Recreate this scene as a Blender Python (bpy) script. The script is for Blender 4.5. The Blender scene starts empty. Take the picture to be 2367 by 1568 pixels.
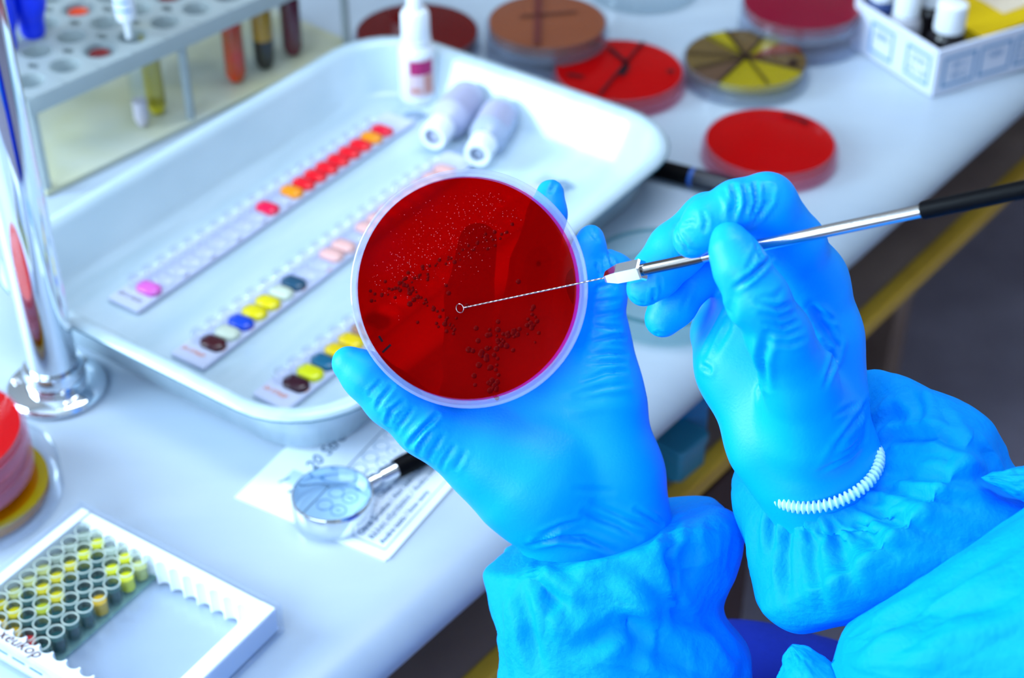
import bpy, bmesh, math, random
import numpy as np
from mathutils import Vector, Matrix, noise
from mathutils.bvhtree import BVHTree

random.seed(7); rng = np.random.RandomState(7)
sc = bpy.context.scene
COL = sc.collection

# ------------------------------------------------------------------ camera
FPX = 3800.0; W, H = 2367, 1568
TOP = 0.76                                   # bench top height
CAM = np.array([0, 0, TOP + 0.58]); PITCH = math.radians(37.5)
cR = np.array([1., 0, 0]); cF = np.array([0, math.cos(PITCH), -math.sin(PITCH)]); cU = np.array([0, math.sin(PITCH), math.cos(PITCH)])
cam = bpy.data.cameras.new('camera'); camo = bpy.data.objects.new('camera', cam); COL.objects.link(camo)
camo.location = CAM; camo.rotation_euler = (math.pi/2 - PITCH, 0, 0)
cam.sensor_width = 36; cam.lens = FPX/W*36; cam.clip_start = .01
cam.dof.use_dof = True; cam.dof.focus_distance = .605; cam.dof.aperture_fstop = 9.8
sc.camera = camo
def ray(x, y): return cF + (x - W/2)/FPX*cR - (y - H/2)/FPX*cU
def at(x, y, z=0.):                          # point on the plane z above the bench top
    r = ray(x, y); return CAM + r*((TOP + z - CAM[2])/r[2])
def pt(x, y, d): return CAM + d*ray(x, y)    # point at a distance along the optical axis

# bench frame: u along the bench, v towards the wall behind it
BA = math.radians(51)
eu = np.array([math.cos(BA), math.sin(BA), 0]); ev = np.array([-math.sin(BA), math.cos(BA), 0])
def uv(u, v, z): return tuple(eu*u + ev*v + np.array([0, 0, z]))

# ------------------------------------------------------------------ world, lights, exposure
world = bpy.data.worlds.new('sky'); sc.world = world; world.use_nodes = True
bg = world.node_tree.nodes['Background']; bg.inputs[0].default_value = (.62, .80, 1, 1); bg.inputs[1].default_value = 3.0
sc.view_settings.view_transform = 'Standard'; sc.view_settings.look = 'None'; sc.view_settings.gamma = 1
sc.view_settings.use_curve_mapping = False; sc.view_settings.exposure = 0.35
try: sc.cycles.use_denoising = True
except Exception: pass
sc.cycles.transparent_max_bounces = 24
def area(name, loc, target, sx, sy, power, col):
    l = bpy.data.lights.new(name, 'AREA'); l.shape = 'RECTANGLE'; l.size = sx; l.size_y = sy; l.energy = power; l.color = col
    o = bpy.data.objects.new(name, l); COL.objects.link(o); o.location = loc
    o.rotation_euler = (Vector(target) - Vector(loc)).to_track_quat('-Z', 'Y').to_euler(); return o
# daylight entering by the two windows, and an added overhead fill without any fixture
area('window_daylight_side', uv(-1.52, .25, 1.68), uv(0, .25, 1.45), 1.5, 1.25, 19, (.64, .85, 1))
area('window_daylight_back', uv(-.70, 1.44, 1.45), uv(-.70, 0, 1.20), 1.2, .95, 50, (.64, .85, 1))
area('overhead_fill_light', uv(.9, .5, 2.66), uv(.9, .5, 0), 1.2, .6, 17, (.80, .90, 1))

# ------------------------------------------------------------------ materials
MATS = {}
def principled(name, col, rough=.5, spec=.5, metal=0, alpha=1, coat=0):
    m = bpy.data.materials.new(name); m.use_nodes = True
    b = m.node_tree.nodes['Principled BSDF']
    b.inputs['Base Color'].default_value = (*col, 1); b.inputs['Roughness'].default_value = rough
    b.inputs['Specular IOR Level'].default_value = spec; b.inputs['Metallic'].default_value = metal
    b.inputs['Coat Weight'].default_value = coat
    MATS[name] = m; return m
def nd(m, t, **kw):
    n = m.node_tree.nodes.new(t)
    for k, v in kw.items(): setattr(n, k, v)
    return n
def lk(m, a, b): m.node_tree.links.new(a, b)
def bsdf(m): return m.node_tree.nodes['Principled BSDF']
def outn(m): return m.node_tree.nodes['Material Output']
def add_bump(m, scale, strength, dist=.001, detail=3, stretch=None, kind='NOISE'):
    tc = nd(m, 'ShaderNodeTexCoord'); mp = nd(m, 'ShaderNodeMapping')
    if stretch: mp.inputs['Scale'].default_value = stretch
    n = nd(m, 'ShaderNodeTexNoise'); n.inputs['Scale'].default_value = scale; n.inputs['Detail'].default_value = detail
    b = nd(m, 'ShaderNodeBump'); b.inputs['Strength'].default_value = strength; b.inputs['Distance'].default_value = dist
    lk(m, tc.outputs['Object'], mp.inputs[0]); lk(m, mp.outputs[0], n.inputs['Vector']); lk(m, n.outputs['Fac'], b.inputs['Height'])
    lk(m, b.outputs[0], bsdf(m).inputs['Normal']); return b
def add_vary(m, c1, c2, scale, detail=4, stretch=None, lo=.35, hi=.65):
    tc = nd(m, 'ShaderNodeTexCoord'); mp = nd(m, 'ShaderNodeMapping')
    if stretch: mp.inputs['Scale'].default_value = stretch
    n = nd(m, 'ShaderNodeTexNoise'); n.inputs['Scale'].default_value = scale; n.inputs['Detail'].default_value = detail
    r = nd(m, 'ShaderNodeValToRGB'); r.color_ramp.elements[0].position = lo; r.color_ramp.elements[1].position = hi
    r.color_ramp.elements[0].color = (*c1, 1); r.color_ramp.elements[1].color = (*c2, 1)
    lk(m, tc.outputs['Object'], mp.inputs[0]); lk(m, mp.outputs[0], n.inputs['Vector']); lk(m, n.outputs['Fac'], r.inputs[0])
    lk(m, r.outputs[0], bsdf(m).inputs['Base Color'])
def clear(name, tint=(.93, .96, 1), gloss=.10, rough=.06, body=.0, bodycol=(.8, .85, 1), edge=.4):
    """clear moulded plastic or glass: see-through, Fresnel gloss, a little milky body"""
    m = bpy.data.materials.new(name); m.use_nodes = True; nt = m.node_tree; nt.nodes.remove(nt.nodes['Principled BSDF'])
    t = nd(m, 'ShaderNodeBsdfTransparent'); t.inputs[0].default_value = (*tint, 1)
    g = nd(m, 'ShaderNodeBsdfGlossy'); g.inputs['Roughness'].default_value = rough
    f = nd(m, 'ShaderNodeLayerWeight'); f.inputs[0].default_value = .5      # Schlick-like gloss, same from both sides of a thin wall
    pw = nd(m, 'ShaderNodeMath', operation='POWER'); pw.inputs[1].default_value = 4.0; lk(m, f.outputs['Facing'], pw.inputs[0])
    a = nd(m, 'ShaderNodeMath', operation='MULTIPLY_ADD'); a.inputs[1].default_value = edge; a.inputs[2].default_value = gloss*.4; a.use_clamp = True
    mx = nd(m, 'ShaderNodeMixShader'); lk(m, pw.outputs[0], a.inputs[0]); lk(m, a.outputs[0], mx.inputs[0])
    last = t.outputs[0]
    if body > 0:
        d = nd(m, 'ShaderNodeBsdfDiffuse'); d.inputs[0].default_value = (*bodycol, 1)
        m2 = nd(m, 'ShaderNodeMixShader'); m2.inputs[0].default_value = body
        lk(m, t.outputs[0], m2.inputs[1]); lk(m, d.outputs[0], m2.inputs[2]); last = m2.outputs[0]
    lk(m, last, mx.inputs[1]); lk(m, g.outputs[0], mx.inputs[2]); lk(m, mx.outputs[0], outn(m).inputs[0])
    MATS[name] = m; return m
def jelly(name, col, see, rough=.15, amount=.5, spec=.35):
    """agar gel: part pigment, part see-through tint, wet gloss"""
    m = principled(name, col, rough, spec)
    t = nd(m, 'ShaderNodeBsdfTransparent'); t.inputs[0].default_value = (*see, 1)
    mx = nd(m, 'ShaderNodeMixShader'); mx.inputs[0].default_value = amount
    lk(m, bsdf(m).outputs[0], mx.inputs[1]); lk(m, t.outputs[0], mx.inputs[2]); lk(m, mx.outputs[0], outn(m).inputs[0]); return m

glove_m = principled('nitrile_glove', (0, .33, 1.0), .42, .22); add_bump(glove_m, 900, .16, .0006, 4)
gown_m = principled('gown_fabric', (0, .40, 1.0), .6, .12)
_t = nd(gown_m, 'ShaderNodeBsdfTranslucent'); _t.inputs[0].default_value = (0, .45, 1, 1)
_x = nd(gown_m, 'ShaderNodeMixShader'); _x.inputs[0].default_value = .35
lk(gown_m, bsdf(gown_m).outputs[0], _x.inputs[1]); lk(gown_m, _t.outputs[0], _x.inputs[2]); lk(gown_m, _x.outputs[0], outn(gown_m).inputs[0])
_b1 = add_bump(gown_m, 420, .40, .0012, 5)
_n = nd(gown_m, 'ShaderNodeTexNoise'); _n.inputs['Scale'].default_value = 34; _n.inputs['Detail'].default_value = 5; _n.inputs['Distortion'].default_value = .6
_m1 = nd(gown_m, 'ShaderNodeMath', operation='SUBTRACT'); _m1.inputs[1].default_value = .5; _m2 = nd(gown_m, 'ShaderNodeMath', operation='ABSOLUTE')
_b2 = nd(gown_m, 'ShaderNodeBump'); _b2.inputs['Strength'].default_value = .38; _b2.inputs['Distance'].default_value = .006
_tc = nd(gown_m, 'ShaderNodeTexCoord'); lk(gown_m, _tc.outputs['Object'], _n.inputs['Vector']); lk(gown_m, _n.outputs['Fac'], _m1.inputs[0]); lk(gown_m, _m1.outputs[0], _m2.inputs[0]); lk(gown_m, _m2.outputs[0], _b2.inputs['Height'])
lk(gown_m, _b2.outputs[0], _b1.inputs['Normal']); lk(gown_m, _b1.outputs[0], _t.inputs['Normal'])
band_m = principled('cuff_elastic', (.45, .80, .92), .5, .4)
trous_m = principled('trousers_cloth', (.0, .015, .28), .8, .2); add_bump(trous_m, 60, .4, .004)
bench_m = principled('bench_laminate', (.5, .6, .72), .28, .4); add_vary(bench_m, (.385, .465, .565), (.45, .53, .62), 5, 6, (1, 3.2, 1), .35, .7)
wood_m = principled('shelf_ochre_edge', (.42, .27, .08), .5, .3); add_vary(wood_m, (.42, .24, .02), (.56, .34, .03), 14, 4, (1, 1, 4))
shelf_m = principled('shelf_board', (.10, .075, .07), .55, .3); add_vary(shelf_m, (.22, .15, .13), (.30, .21, .17), 12)
floor_m = principled('floor_linoleum', (.20, .16, .19), .35, .4); add_vary(floor_m, (.34, .31, .42), (.44, .41, .55), 7, 5)
wall_m = principled('wall_paint', (.40, .38, .36), .8, .2); add_bump(wall_m, 90, .1)
ceil_m = principled('ceiling_paint', (.8, .8, .8), .9, .2); add_bump(ceil_m, 90, .1)
frame_m = principled('window_white_paint', (.8, .82, .85), .4, .4)
enamel_m = principled('white_enamel', (.66, .76, .84), .16, .5); add_vary(enamel_m, (.43, .56, .65), (.52, .64, .73), 9, 3, (1, 5, 1))
rimline_m = principled('enamel_rim_line', (.02, .10, .16), .5, .4)  # even dark blue line all round the tray rim
chrome_m = principled('chrome', (.78, .82, .88), .06, .5, 1)
steel_m = principled('steel', (.62, .60, .60), .2, .5, 1); add_bump(steel_m, 300, .05)
dsteel_m = principled('dark_steel', (.20, .18, .17), .25, .5, 1)
black_m = principled('black_plastic', (.002, .002, .003), .5, .06)
navy_m = principled('pen_navy', (.004, .006, .02), .3, .5)
white_m = principled('white_plastic', (.82, .86, .92), .32, .4)
whitem_m = principled('white_card', (.66, .70, .84), .6, .3)
paper_m = principled('paper', (.74, .82, .92), .7, .2)
ink_m = principled('teal_ink', (.0, .09, .22), .7, .1)
inkl_m = principled('pale_print', (.16, .33, .55), .7, .1)
brownink_m = principled('brown_ink', (.09, .02, .02), .7, .1)
orange_ink = principled('orange_print', (.75, .22, .08), .7, .1)
plast_m = clear('clear_plastic', (.95, .97, 1), .10, .08, .035)
glass_m = clear('clear_glass', (.95, .97, .98), .10, .04)
milky_m = clear('milky_plastic', (.92, .93, .95), .10, .2, .55, (.62, .70, .74))
strip_m = clear('strip_plastic', (.95, .96, 1), .08, .12, .78, (.66, .70, .90))
cup_m = clear('cupule_plastic', (.96, .97, 1), .16, .04, .18, (.72, .76, .92))
lens_m = clear('lens_glass', (.86, .95, 1), .10, .03)
dtop_m = clear('dish_top_plastic', (.98, .98, .98), .015, .08, edge=.15)
pinkwall_m = clear('pink_plastic', (1, .88, .92), .05, .08, .10, (.85, .45, .62))
agar_red = jelly('agar_red', (.60, .0, .001), (.9, .0, .0), .14, .45, .04)
agar_held = jelly('agar_red_held', (.36, .0, .0005), (1.0, .0, .0), .10, .68, .06)
agar_dark = jelly('agar_dark_red', (.16, .0, .001), (.5, .0, .0), .08, .35, .2)
agar_brown = jelly('agar_brown', (.30, .085, .035), (.5, .15, .05), .15, .3)
agar_yellow = jelly('agar_yellow', (.50, .40, .01), (.9, .8, .05), .12, .45)
agar_olive = jelly('agar_olive', (.16, .10, .03), (.5, .35, .1), .2, .25)
agar_amber = jelly('agar_amber', (.55, .24, .0), (.95, .5, .02), .14, .45)
agar_crim = jelly('agar_crimson', (.30, .0, .03), (.7, .02, .1), .14, .35)
colony_m = principled('colony_glint', (.45, .05, .045), .12, .9)
colony2_m = principled('colony_dark', (.13, .0, .0), .35, .04)
def flat(name, col, rough=.3, spec=.4): return MATS.get(name) or principled(name, col, rough, spec)

# ------------------------------------------------------------------ mesh helpers
def link(o, parent=None):
    COL.objects.link(o)
    if parent is not None: o.parent = parent
    return o
def obj(name, vf, mat, parent=None, smooth=True, loc=None, rot=None, bevel=0, solid=0, sharp=40):
    me = vf if isinstance(vf, bpy.types.Mesh) else None
    if me is None:
        me = bpy.data.meshes.new(name); me.from_pydata([tuple(map(float, v)) for v in vf[0]], [], [tuple(f) for f in vf[1]]); me.update()
        bm = bmesh.new(); bm.from_mesh(me); bmesh.ops.recalc_face_normals(bm, faces=bm.faces); bm.to_mesh(me); bm.free()
        if smooth:
            me.shade_smooth()
            try: me.set_sharp_from_angle(angle=math.radians(sharp))
            except Exception: pass
    if mat is not None and not me.materials: me.materials.append(mat)
    o = link(bpy.data.objects.new(name, me), parent)
    if loc is not None: o.location = loc
    if rot is not None: o.rotation_euler = rot
    if solid:
        s = o.modifiers.new('solid', 'SOLIDIFY'); s.thickness = solid; s.offset = 0
    if bevel:
        b = o.modifiers.new('bevel', 'BEVEL'); b.width = bevel; b.segments = 2; b.limit_method = 'ANGLE'
    return o
def thing(name, label, cat, loc=(0, 0, 0), rotz=0, group=None):
    o = bpy.data.objects.new(name, None); o.empty_display_size = .02; COL.objects.link(o)
    o.location = loc; o.rotation_euler = (0, 0, rotz); return tag(o, label, cat, group)
def tag(o, label=None, cat=None, group=None, kind=None):
    if label: o['label'] = label
    if cat: o['category'] = cat
    if group: o['group'] = group
    if kind: o['kind'] = kind
    return o
def lathe(prof, n=48, closed=False):
    v, f = [], []
    idx = []
    for r, z in prof:
        if r < 1e-7: idx.append([len(v)]); v.append((0, 0, z))
        else:
            idx.append(list(range(len(v), len(v)+n)))
            v += [(r*math.cos(2*math.pi*k/n), r*math.sin(2*math.pi*k/n), z) for k in range(n)]
    pairs = list(zip(idx, idx[1:])) + ([(idx[-1], idx[0])] if closed else [])
    for a, b in pairs:
        for k in range(n):
            k2 = (k+1) % n
            if len(a) == 1 and len(b) == 1: continue
            if len(a) == 1: f.append((a[0], b[k], b[k2]))
            elif len(b) == 1: f.append((a[k], b[0], a[k2]))
            else: f.append((a[k], b[k], b[k2], a[k2]))
    return v, f
def box(x0, x1, y0, y1, z0, z1):
    v = [(x, y, z) for z in (z0, z1) for y in (y0, y1) for x in (x0, x1)]
    return v, [(0, 2, 3, 1), (4, 5, 7, 6), (0, 1, 5, 4), (2, 6, 7, 3), (0, 4, 6, 2), (1, 3, 7, 5)]
def join(*parts):
    v, f = [], []
    for pv, pf in parts:
        o = len(v); v += list(pv); f += [tuple(i+o for i in q) for q in pf]
    return v, f
def tr(vf, M):
    return [tuple(M @ Vector(p)) for p in vf[0]], vf[1]
def uvbox(u0, u1, v0, v1, z0, z1):
    b = box(u0, u1, v0, v1, z0, z1); return [uv(*p) for p in b[0]], b[1]
def tube(pts, rad, n=12, cap=True):
    pts = [Vector(p) for p in pts]; N = len(pts); rad = rad if hasattr(rad, '__len__') else [rad]*N
    v, f = [], []; ref = None
    for i, p in enumerate(pts):
        t = (pts[min(i+1, N-1)] - pts[max(i-1, 0)]).normalized()
        if ref is None: ref = t.orthogonal().normalized()
        ref = (ref - t*ref.dot(t)).normalized(); b = t.cross(ref)
        for k in range(n):
            a = 2*math.pi*k/n; v.append(tuple(p + rad[i]*(math.cos(a)*ref + math.sin(a)*b)))
    for i in range(N-1):
        for k in range(n): f.append((i*n+k, i*n+(k+1) % n, (i+1)*n+(k+1) % n, (i+1)*n+k))
    if cap: f += [tuple(range(n))[::-1], tuple(range((N-1)*n, N*n))]
    return v, f
def rrect(hx, hy, r, z, n=8):
    out = []
    for cx, cy, a0 in ((hx-r, hy-r, 0), (-hx+r, hy-r, 90), (-hx+r, -hy+r, 180), (hx-r, -hy+r, 270)):
        for k in range(n+1):
            a = math.radians(a0 + 90*k/n); out.append((cx + r*math.cos(a), cy + r*math.sin(a), z))
    return out
def loftrings(rings, cap0=False, cap1=False, closed=False):
    n = len(rings[0]); v = [p for r in rings for p in r]; f = []
    m = len(rings)
    for i in range(m if closed else m-1):
        for k in range(n):
            a, b = i*n, ((i+1) % m)*n; k2 = (k+1) % n
            f.append((a+k, a+k2, b+k2, b+k))
    if cap0: f.append(tuple(range(n))[::-1])
    if cap1: f.append(tuple(range((m-1)*n, m*n)))
    return v, f
def text_mesh(body, size, name='print', extrude=.00005, shear=0, align='LEFT'):
    c = bpy.data.curves.new(name, 'FONT'); c.body = body; c.size = size; c.extrude = extrude; c.shear = shear; c.align_x = align; c.resolution_u = 2
    o = bpy.data.objects.new('tmp', c); COL.objects.link(o)
    me = bpy.data.meshes.new_from_object(o.evaluated_get(bpy.context.evaluated_depsgraph_get()))
    bpy.data.objects.remove(o); bpy.data.curves.remove(c); me.name = name; return me
def copy_tree(o, parent=None, **kw):
    c = o.copy(); COL.objects.link(c)
    if parent is not None: c.parent = parent
    for ch in list(o.children): copy_tree(ch, c)
    return c
# ------------------------------------------------------------------ the room
U0, U1, V0, V1, ZC = -1.6, 2.8, -1.7, 1.55, 2.7
tag(obj('floor', uvbox(U0, U1, V0, V1, -.05, 0), floor_m, smooth=False), 'grey-brown linoleum floor beside the bench', kind='structure')
tag(obj('ceiling', uvbox(U0, U1, V0, V1, ZC, ZC+.05), ceil_m, smooth=False), 'white ceiling', kind='structure')
def wall_with_hole(axis, pos, a0, a1, h0, h1, z0, z1):
    th = .1
    def b(p0, p1, q0, q1):
        return uvbox(p0, p1, pos, pos+th, q0, q1) if axis == 'u' else uvbox(pos-th, pos, p0, p1, q0, q1)
    return join(b(a0, h0, 0, ZC), b(h1, a1, 0, ZC), b(h0, h1, 0, z0), b(h0, h1, z1, ZC))
tag(obj('wall_back', wall_with_hole('u', V1, U0, U1, -1.35, -.05, .93, 2.0), wall_m, smooth=False), 'beige wall behind the bench', kind='structure')
tag(obj('wall_left', wall_with_hole('v', U0, V0, V1, -.55, 1.05, 1.02, 2.34), wall_m, smooth=False), 'beige side wall with window', kind='structure')
tag(obj('wall_right', uvbox(U1, U1+.1, V0, V1, 0, ZC), wall_m, smooth=False), 'beige wall at the far end', kind='structure')
tag(obj('wall_front', uvbox(U0, U1, V0-.1, V0, 0, ZC), wall_m, smooth=False), 'beige wall behind the photographer', kind='structure')
def window(name, axis, pos, a0, a1, z0, z1):
    def b(p0, p1, q0, q1, d0, d1):
        return uvbox(p0, p1, pos+d0, pos+d1, q0, q1) if axis == 'u' else uvbox(pos-d1, pos-d0, p0, p1, q0, q1)
    am = (a0+a1)/2; t = .05
    w = tag(obj(name, join(b(a0, a1, z0, z0+t, .02, .07), b(a0, a1, z1-t, z1, .02, .07), b(a0, a0+t, z0+t, z1-t, .02, .07), b(a1-t, a1, z0+t, z1-t, .02, .07), b(am-.03, am+.03, z0+t, z1-t, .02, .07)), frame_m, smooth=False), 'white framed window', kind='structure')
    for p0, p1 in ((a0+t, am-.03), (am+.03, a1-t)): obj('pane', b(p0, p1, z0+t, z1-t, .04, .046), glass_m, w, smooth=False)
window('window_1', 'u', V1, -1.35, -.05, .93, 2.0)
window('window_2', 'v', U0, -.55, 1.05, 1.02, 2.34)

# ------------------------------------------------------------------ bench, open shelf under it
EV = .372                                                      # front edge of the bench
bt = thing('lab_bench', 'long pale laminate laboratory bench with a rounded front edge', 'bench', uv(.6, .9, 0))
def rel(vf, o): return [tuple(Vector(p) - Vector(o.location)) for p in vf[0]], vf[1]
th, rr = .034, .017
prof = [(EV + .030 - .030*math.sin(a), TOP - rr + rr*math.cos(a)) for a in [math.pi*k/14 for k in range(15)]]
prof = [(V1-.01, TOP)] + prof + [(V1-.01, TOP-th)]
ring0 = [uv(U0+.02, a, z) for a, z in prof]; ring1 = [uv(U1-.02, a, z) for a, z in prof]
obj('bench_top', rel(loftrings([ring0, ring1], True, True), bt), bench_m, bt, sharp=50)
SZ = TOP - .105
obj('shelf_board', rel(uvbox(U0+.05, U1-.05, EV+.022, V1-.05, SZ-.018, SZ-.001), bt), shelf_m, bt, smooth=False)
obj('shelf_edge_strip', rel(uvbox(U0+.05, U1-.05, EV+.008, EV+.0215, SZ-.012, SZ+.002), bt), wood_m, bt, smooth=False, bevel=.002)
obj('back_panel', rel(uvbox(U0+.05, U1-.05, V1-.045, V1-.02, .0, TOP-th-.001), bt), shelf_m, bt, smooth=False)
for u_ in (-1.5, 1.5, 2.6):
    obj('support_panel', rel(uvbox(u_-.02, u_+.02, EV+.25, V1-.06, 0, SZ-.019), bt), shelf_m, bt, smooth=False)
cabm = principled('dark_brown_veneer', (.030, .010, .007), .55, .2); add_vary(cabm, (.022, .007, .005), (.040, .014, .010), 6, 5, (6, 6, 1))
cb = thing('base_cabinet', 'dark brown wooden base cabinet standing under the bench shelf', 'cabinet', uv(-.2, .75, 0))
CU0, CU1, CV = -1.2, .74, EV+.012
obj('carcass', rel(uvbox(CU0, CU1, CV+.019, V1-.08, .07, SZ-.0185), cb), cabm, cb, smooth=False)
obj('plinth', rel(uvbox(CU0+.02, CU1-.02, CV+.06, V1-.1, .001, .0695), cb), cabm, cb, smooth=False)
for k_ in range(4):
    ua = CU0 + (CU1-CU0)*k_/4 + .003; ub = CU0 + (CU1-CU0)*(k_+1)/4 - .003
    for za, zb in ((.08, .44), (.446, SZ-.022)):
        d_ = obj('door' if za < .1 else 'drawer_front', rel(uvbox(ua, ub, CV, CV+.0185, za, zb), cb), cabm, cb, smooth=False, bevel=.002)
        obj('handle', rel(uvbox((ua+ub)/2-.05, (ua+ub)/2+.05, CV-.02, CV-.001, zb-.05, zb-.04), cb), dsteel_m, d_, smooth=False, bevel=.002)
teal_m = principled('teal_plastic', (.0, .16, .42), .35, .4); teal2 = principled('teal_box_plastic', (.02, .20, .34), .4, .4)
for (px, py, hx, hy, hz, rz, m_, lab) in ((1648, 1010, .012, .035, .030, 20, teal_m, 'upright blue plastic box on the shelf under the bench, nearest the right wrist'),
                                 (1575, 1078, .014, .045, .018, 48, teal2, 'low teal plastic box on the shelf under the bench, beside the left hand')):
    p = at(px, py, -.105); p = p + ev*.035
    t = thing('storage_box', lab, 'box', (p[0], p[1], SZ), math.radians(rz), 'blue boxes on the shelf under the bench')
    obj('body', loftrings([rrect(hx, hy, .004, .0005), rrect(hx, hy, .004, hz)], True, True), m_, t)
    obj('lid', loftrings([rrect(hx+.001, hy+.001, .004, hz), rrect(hx+.001, hy+.001, .004, hz+.008)], True, True), m_, t, bevel=.001)

# ------------------------------------------------------------------ enamel tray
TA = math.radians(54.5); te = np.array([math.cos(TA), math.sin(TA)]); tn = np.array([te[1], -te[0]])
ZR = .038
es = [at(1050, 118, ZR)[:2]@te, at(1500, 262, ZR)[:2]@te]; e1 = sum(es)/2
es = [at(236, 806, ZR)[:2]@te, at(588, 972, ZR)[:2]@te]; e0 = sum(es)/2 + .003
n0 = (at(98, 490, ZR)[:2]@tn + at(800, 115, ZR)[:2]@tn)/2
n1 = (at(1363, 513, ZR)[:2]@tn + at(1526, 380, ZR)[:2]@tn)/2
tc = te*(e0+e1)/2 + tn*(n0+n1)/2; HX, HY = (e1-e0)/2, (n1-n0)/2
tray = thing('enamel_tray', 'large white enamel tray with rolled rim holding test strips and small bottles', 'tray', (tc[0], tc[1], TOP+.0010), TA)
def rr_(d, r, z): return rrect(HX+d, HY+d, r, z)
rings = [rr_(-.026, .030, .0), rr_(-.018, .036, .003), rr_(-.010, .044, ZR-.006), rr_(-.0095, .045, ZR-.004), rr_(-.002, .05, ZR-.0045), rr_(0, .052, ZR-.002), rr_(-.001, .051, ZR),
         rr_(-.008, .046, ZR+.0005), rr_(-.012, .042, ZR-.004), rr_(-.020, .036, .007), rr_(-.027, .030, .0035)]
obj('tray_body', loftrings(rings, True, True), enamel_m, tray, sharp=60)
obj('rim_edge', loftrings([rr_(-.0005, .0515, ZR-.0032), rr_(.0006, .0525, ZR-.0024), rr_(-.0005, .0515, ZR-.0016)]), rimline_m, tray)
FLOORZ = TOP + .0047

# ------------------------------------------------------------------ identification strips
PITCHW = .0118
def strip(A, B, label, fills, txt, txtmat, name='test_strip'):
    """A = near corner (px) on the lower-right edge, B = a far point of the same edge (px)"""
    a, b = at(*A, .0075)[:2], at(*B, .0075)[:2]; d = (b-a)/np.linalg.norm(b-a); ang = math.atan2(d[1], d[0])
    t = thing(name, label, 'test strip', (a[0], a[1], FLOORZ), ang, 'test strips lying in the enamel tray')
    Wd, L = .0255, .268
    obj('backing_card', box(0, L, 0, Wd, .0002, .0035), strip_m, t, smooth=False, bevel=.0015)
    tubev = []
    n = 14
    for (z, s) in ((.0036, 1.0), (.0058, .96), (.0068, .75), (.0070, .3)):
        ring = []
        for k in range(n):
            aa = 2*math.pi*k/n; ring.append((.0055*s*math.cos(aa), (.0030 if math.sin(aa) > 0 else -.0036) + .0050*s*math.sin(aa), z))
        tubev.append(ring)
    tv = loftrings(tubev, False, True)
    wm = None; cm = None
    cupv = lathe([(.0052, .0036), (.0056, .0065), (.0054, .0088), (.0048, .0094), (.0040, .0086), (.0034, .006), (0, .0052)], 16)
    for i in range(20):
        x = .019 + PITCHW*i
        col = fills.get(i, fills.get('rest'))
        o = obj('well', tv if wm is None else wm, None, t, loc=(x, .0098, 0))
        wm = o.data
        if not wm.materials: wm.materials.append(strip_m)
        mt = cup_m if col is None else flat('well_%.2f_%.2f_%.2f' % col, col, .2, .5)
        o.material_slots[0].link = 'OBJECT'; o.material_slots[0].material = mt
        c = obj('cupule', cupv if cm is None else cm, None, t, loc=(x, .0192, 0)); cm = c.data
        if not cm.materials: cm.materials.append(cup_m)
        if i % 2 == 0:
            c2 = obj('well_mark', box(x-.002, x+.002, .0012, .0020, .0034, .0037), txtmat, t, smooth=False)
    me = text_mesh(txt, .0042); obj('print', me, txtmat, t, loc=(.0065, .023, .0037), rot=(0, 0, -math.pi/2))
    tab = obj('end_tab', box(L+.0002, L+.016, .001, Wd-.001, .0002, .0012), plast_m, t, smooth=False)
    obj('tab_mark', text_mesh('xim', .009), ink_m, tab, loc=(L+.004, .012, .0013), rot=(0, 0, -.6))
    obj('tab_mark', text_mesh('vn', .009), ink_m, tab, loc=(L+.005, .002, .0013), rot=(0, 0, -.4))
    return t
RED = (.80, .0, .012); ORG = (.85, .27, .0); MAR = (.05, .0, .006); YEL = (.68, .56, .0); PAL = (.52, .58, .48); PNK = (.75, .42, .40)
f1 = {0: (.70, .12, .55), 2: None, 7: None, 9: (.80, .0, .06), 11: ORG, 18: ORG, 19: (.75, 0, .03)}
for i in range(12, 18): f1[i] = RED
f1[9] = (.80, .0, .06)
strip((319, 722), (712, 452), 'test strip farthest left in the tray, with a run of bright red wells', f1, '20 C AUX', brownink_m)
f2 = {0: MAR, 1: PAL, 2: (.0, .05, .52), 3: YEL, 4: YEL, 5: PAL, 6: (.01, .06, .12)}
for i in (9, 10): f2[i] = PNK
for i in range(12, 20): f2[i] = PNK
strip((470, 853), (800, 603), 'middle test strip in the tray, with blue, yellow and pale pink wells', f2, '20 STREP', orange_ink)
f3 = {0: (.03, .0, .01), 1: (.62, .62, .0), 2: (.0, .10, .20), 3: (.70, .50, .0), 4: (.70, .50, .0), 5: (.32, .16, .10), 6: (.0, .05, .12), 7: YEL, 8: PNK}
strip((662, 950), (846, 805), 'test strip nearest the thumb in the tray, partly hidden by the held dish', f3, '20 STREP', orange_ink)

# ------------------------------------------------------------------ dropper bottles
def rotv(vf, ax, ang): return tr(vf, Matrix.Rotation(ang, 4, ax))
p = at(967, 231, .0035)
b = thing('dropper_bottle', 'white dropper bottle with pink label standing upright in the tray', 'bottle', (p[0], p[1], FLOORZ), math.radians(-52))
obj('body', lathe([(0, .0002), (.0115, .0002), (.0128, .0015), (.0130, .004), (.0130, .038), (.0122, .042), (.0095, .045), (.0085, .048), (0, .048)]), white_m, b)
obj('cap', lathe([(.0, .048), (.0098, .0482), (.0102, .050), (.0100, .066), (.0085, .069), (.0058, .070), (.0052, .081), (.0042, .0825), (0, .0828)]), white_m, b)
obj('cap_ring', lathe([(.0099, .0455), (.0106, .046), (.0106, .0478), (.0099, .0482)], closed=True), white_m, b)
def arcpatch(r, a0, a1, z0, z1, n=14):
    return loftrings([[(r*math.cos(a0+(a1-a0)*k/n), r*math.sin(a0+(a1-a0)*k/n), z) for k in range(n+1)] for z in (z0, z1)])
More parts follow.
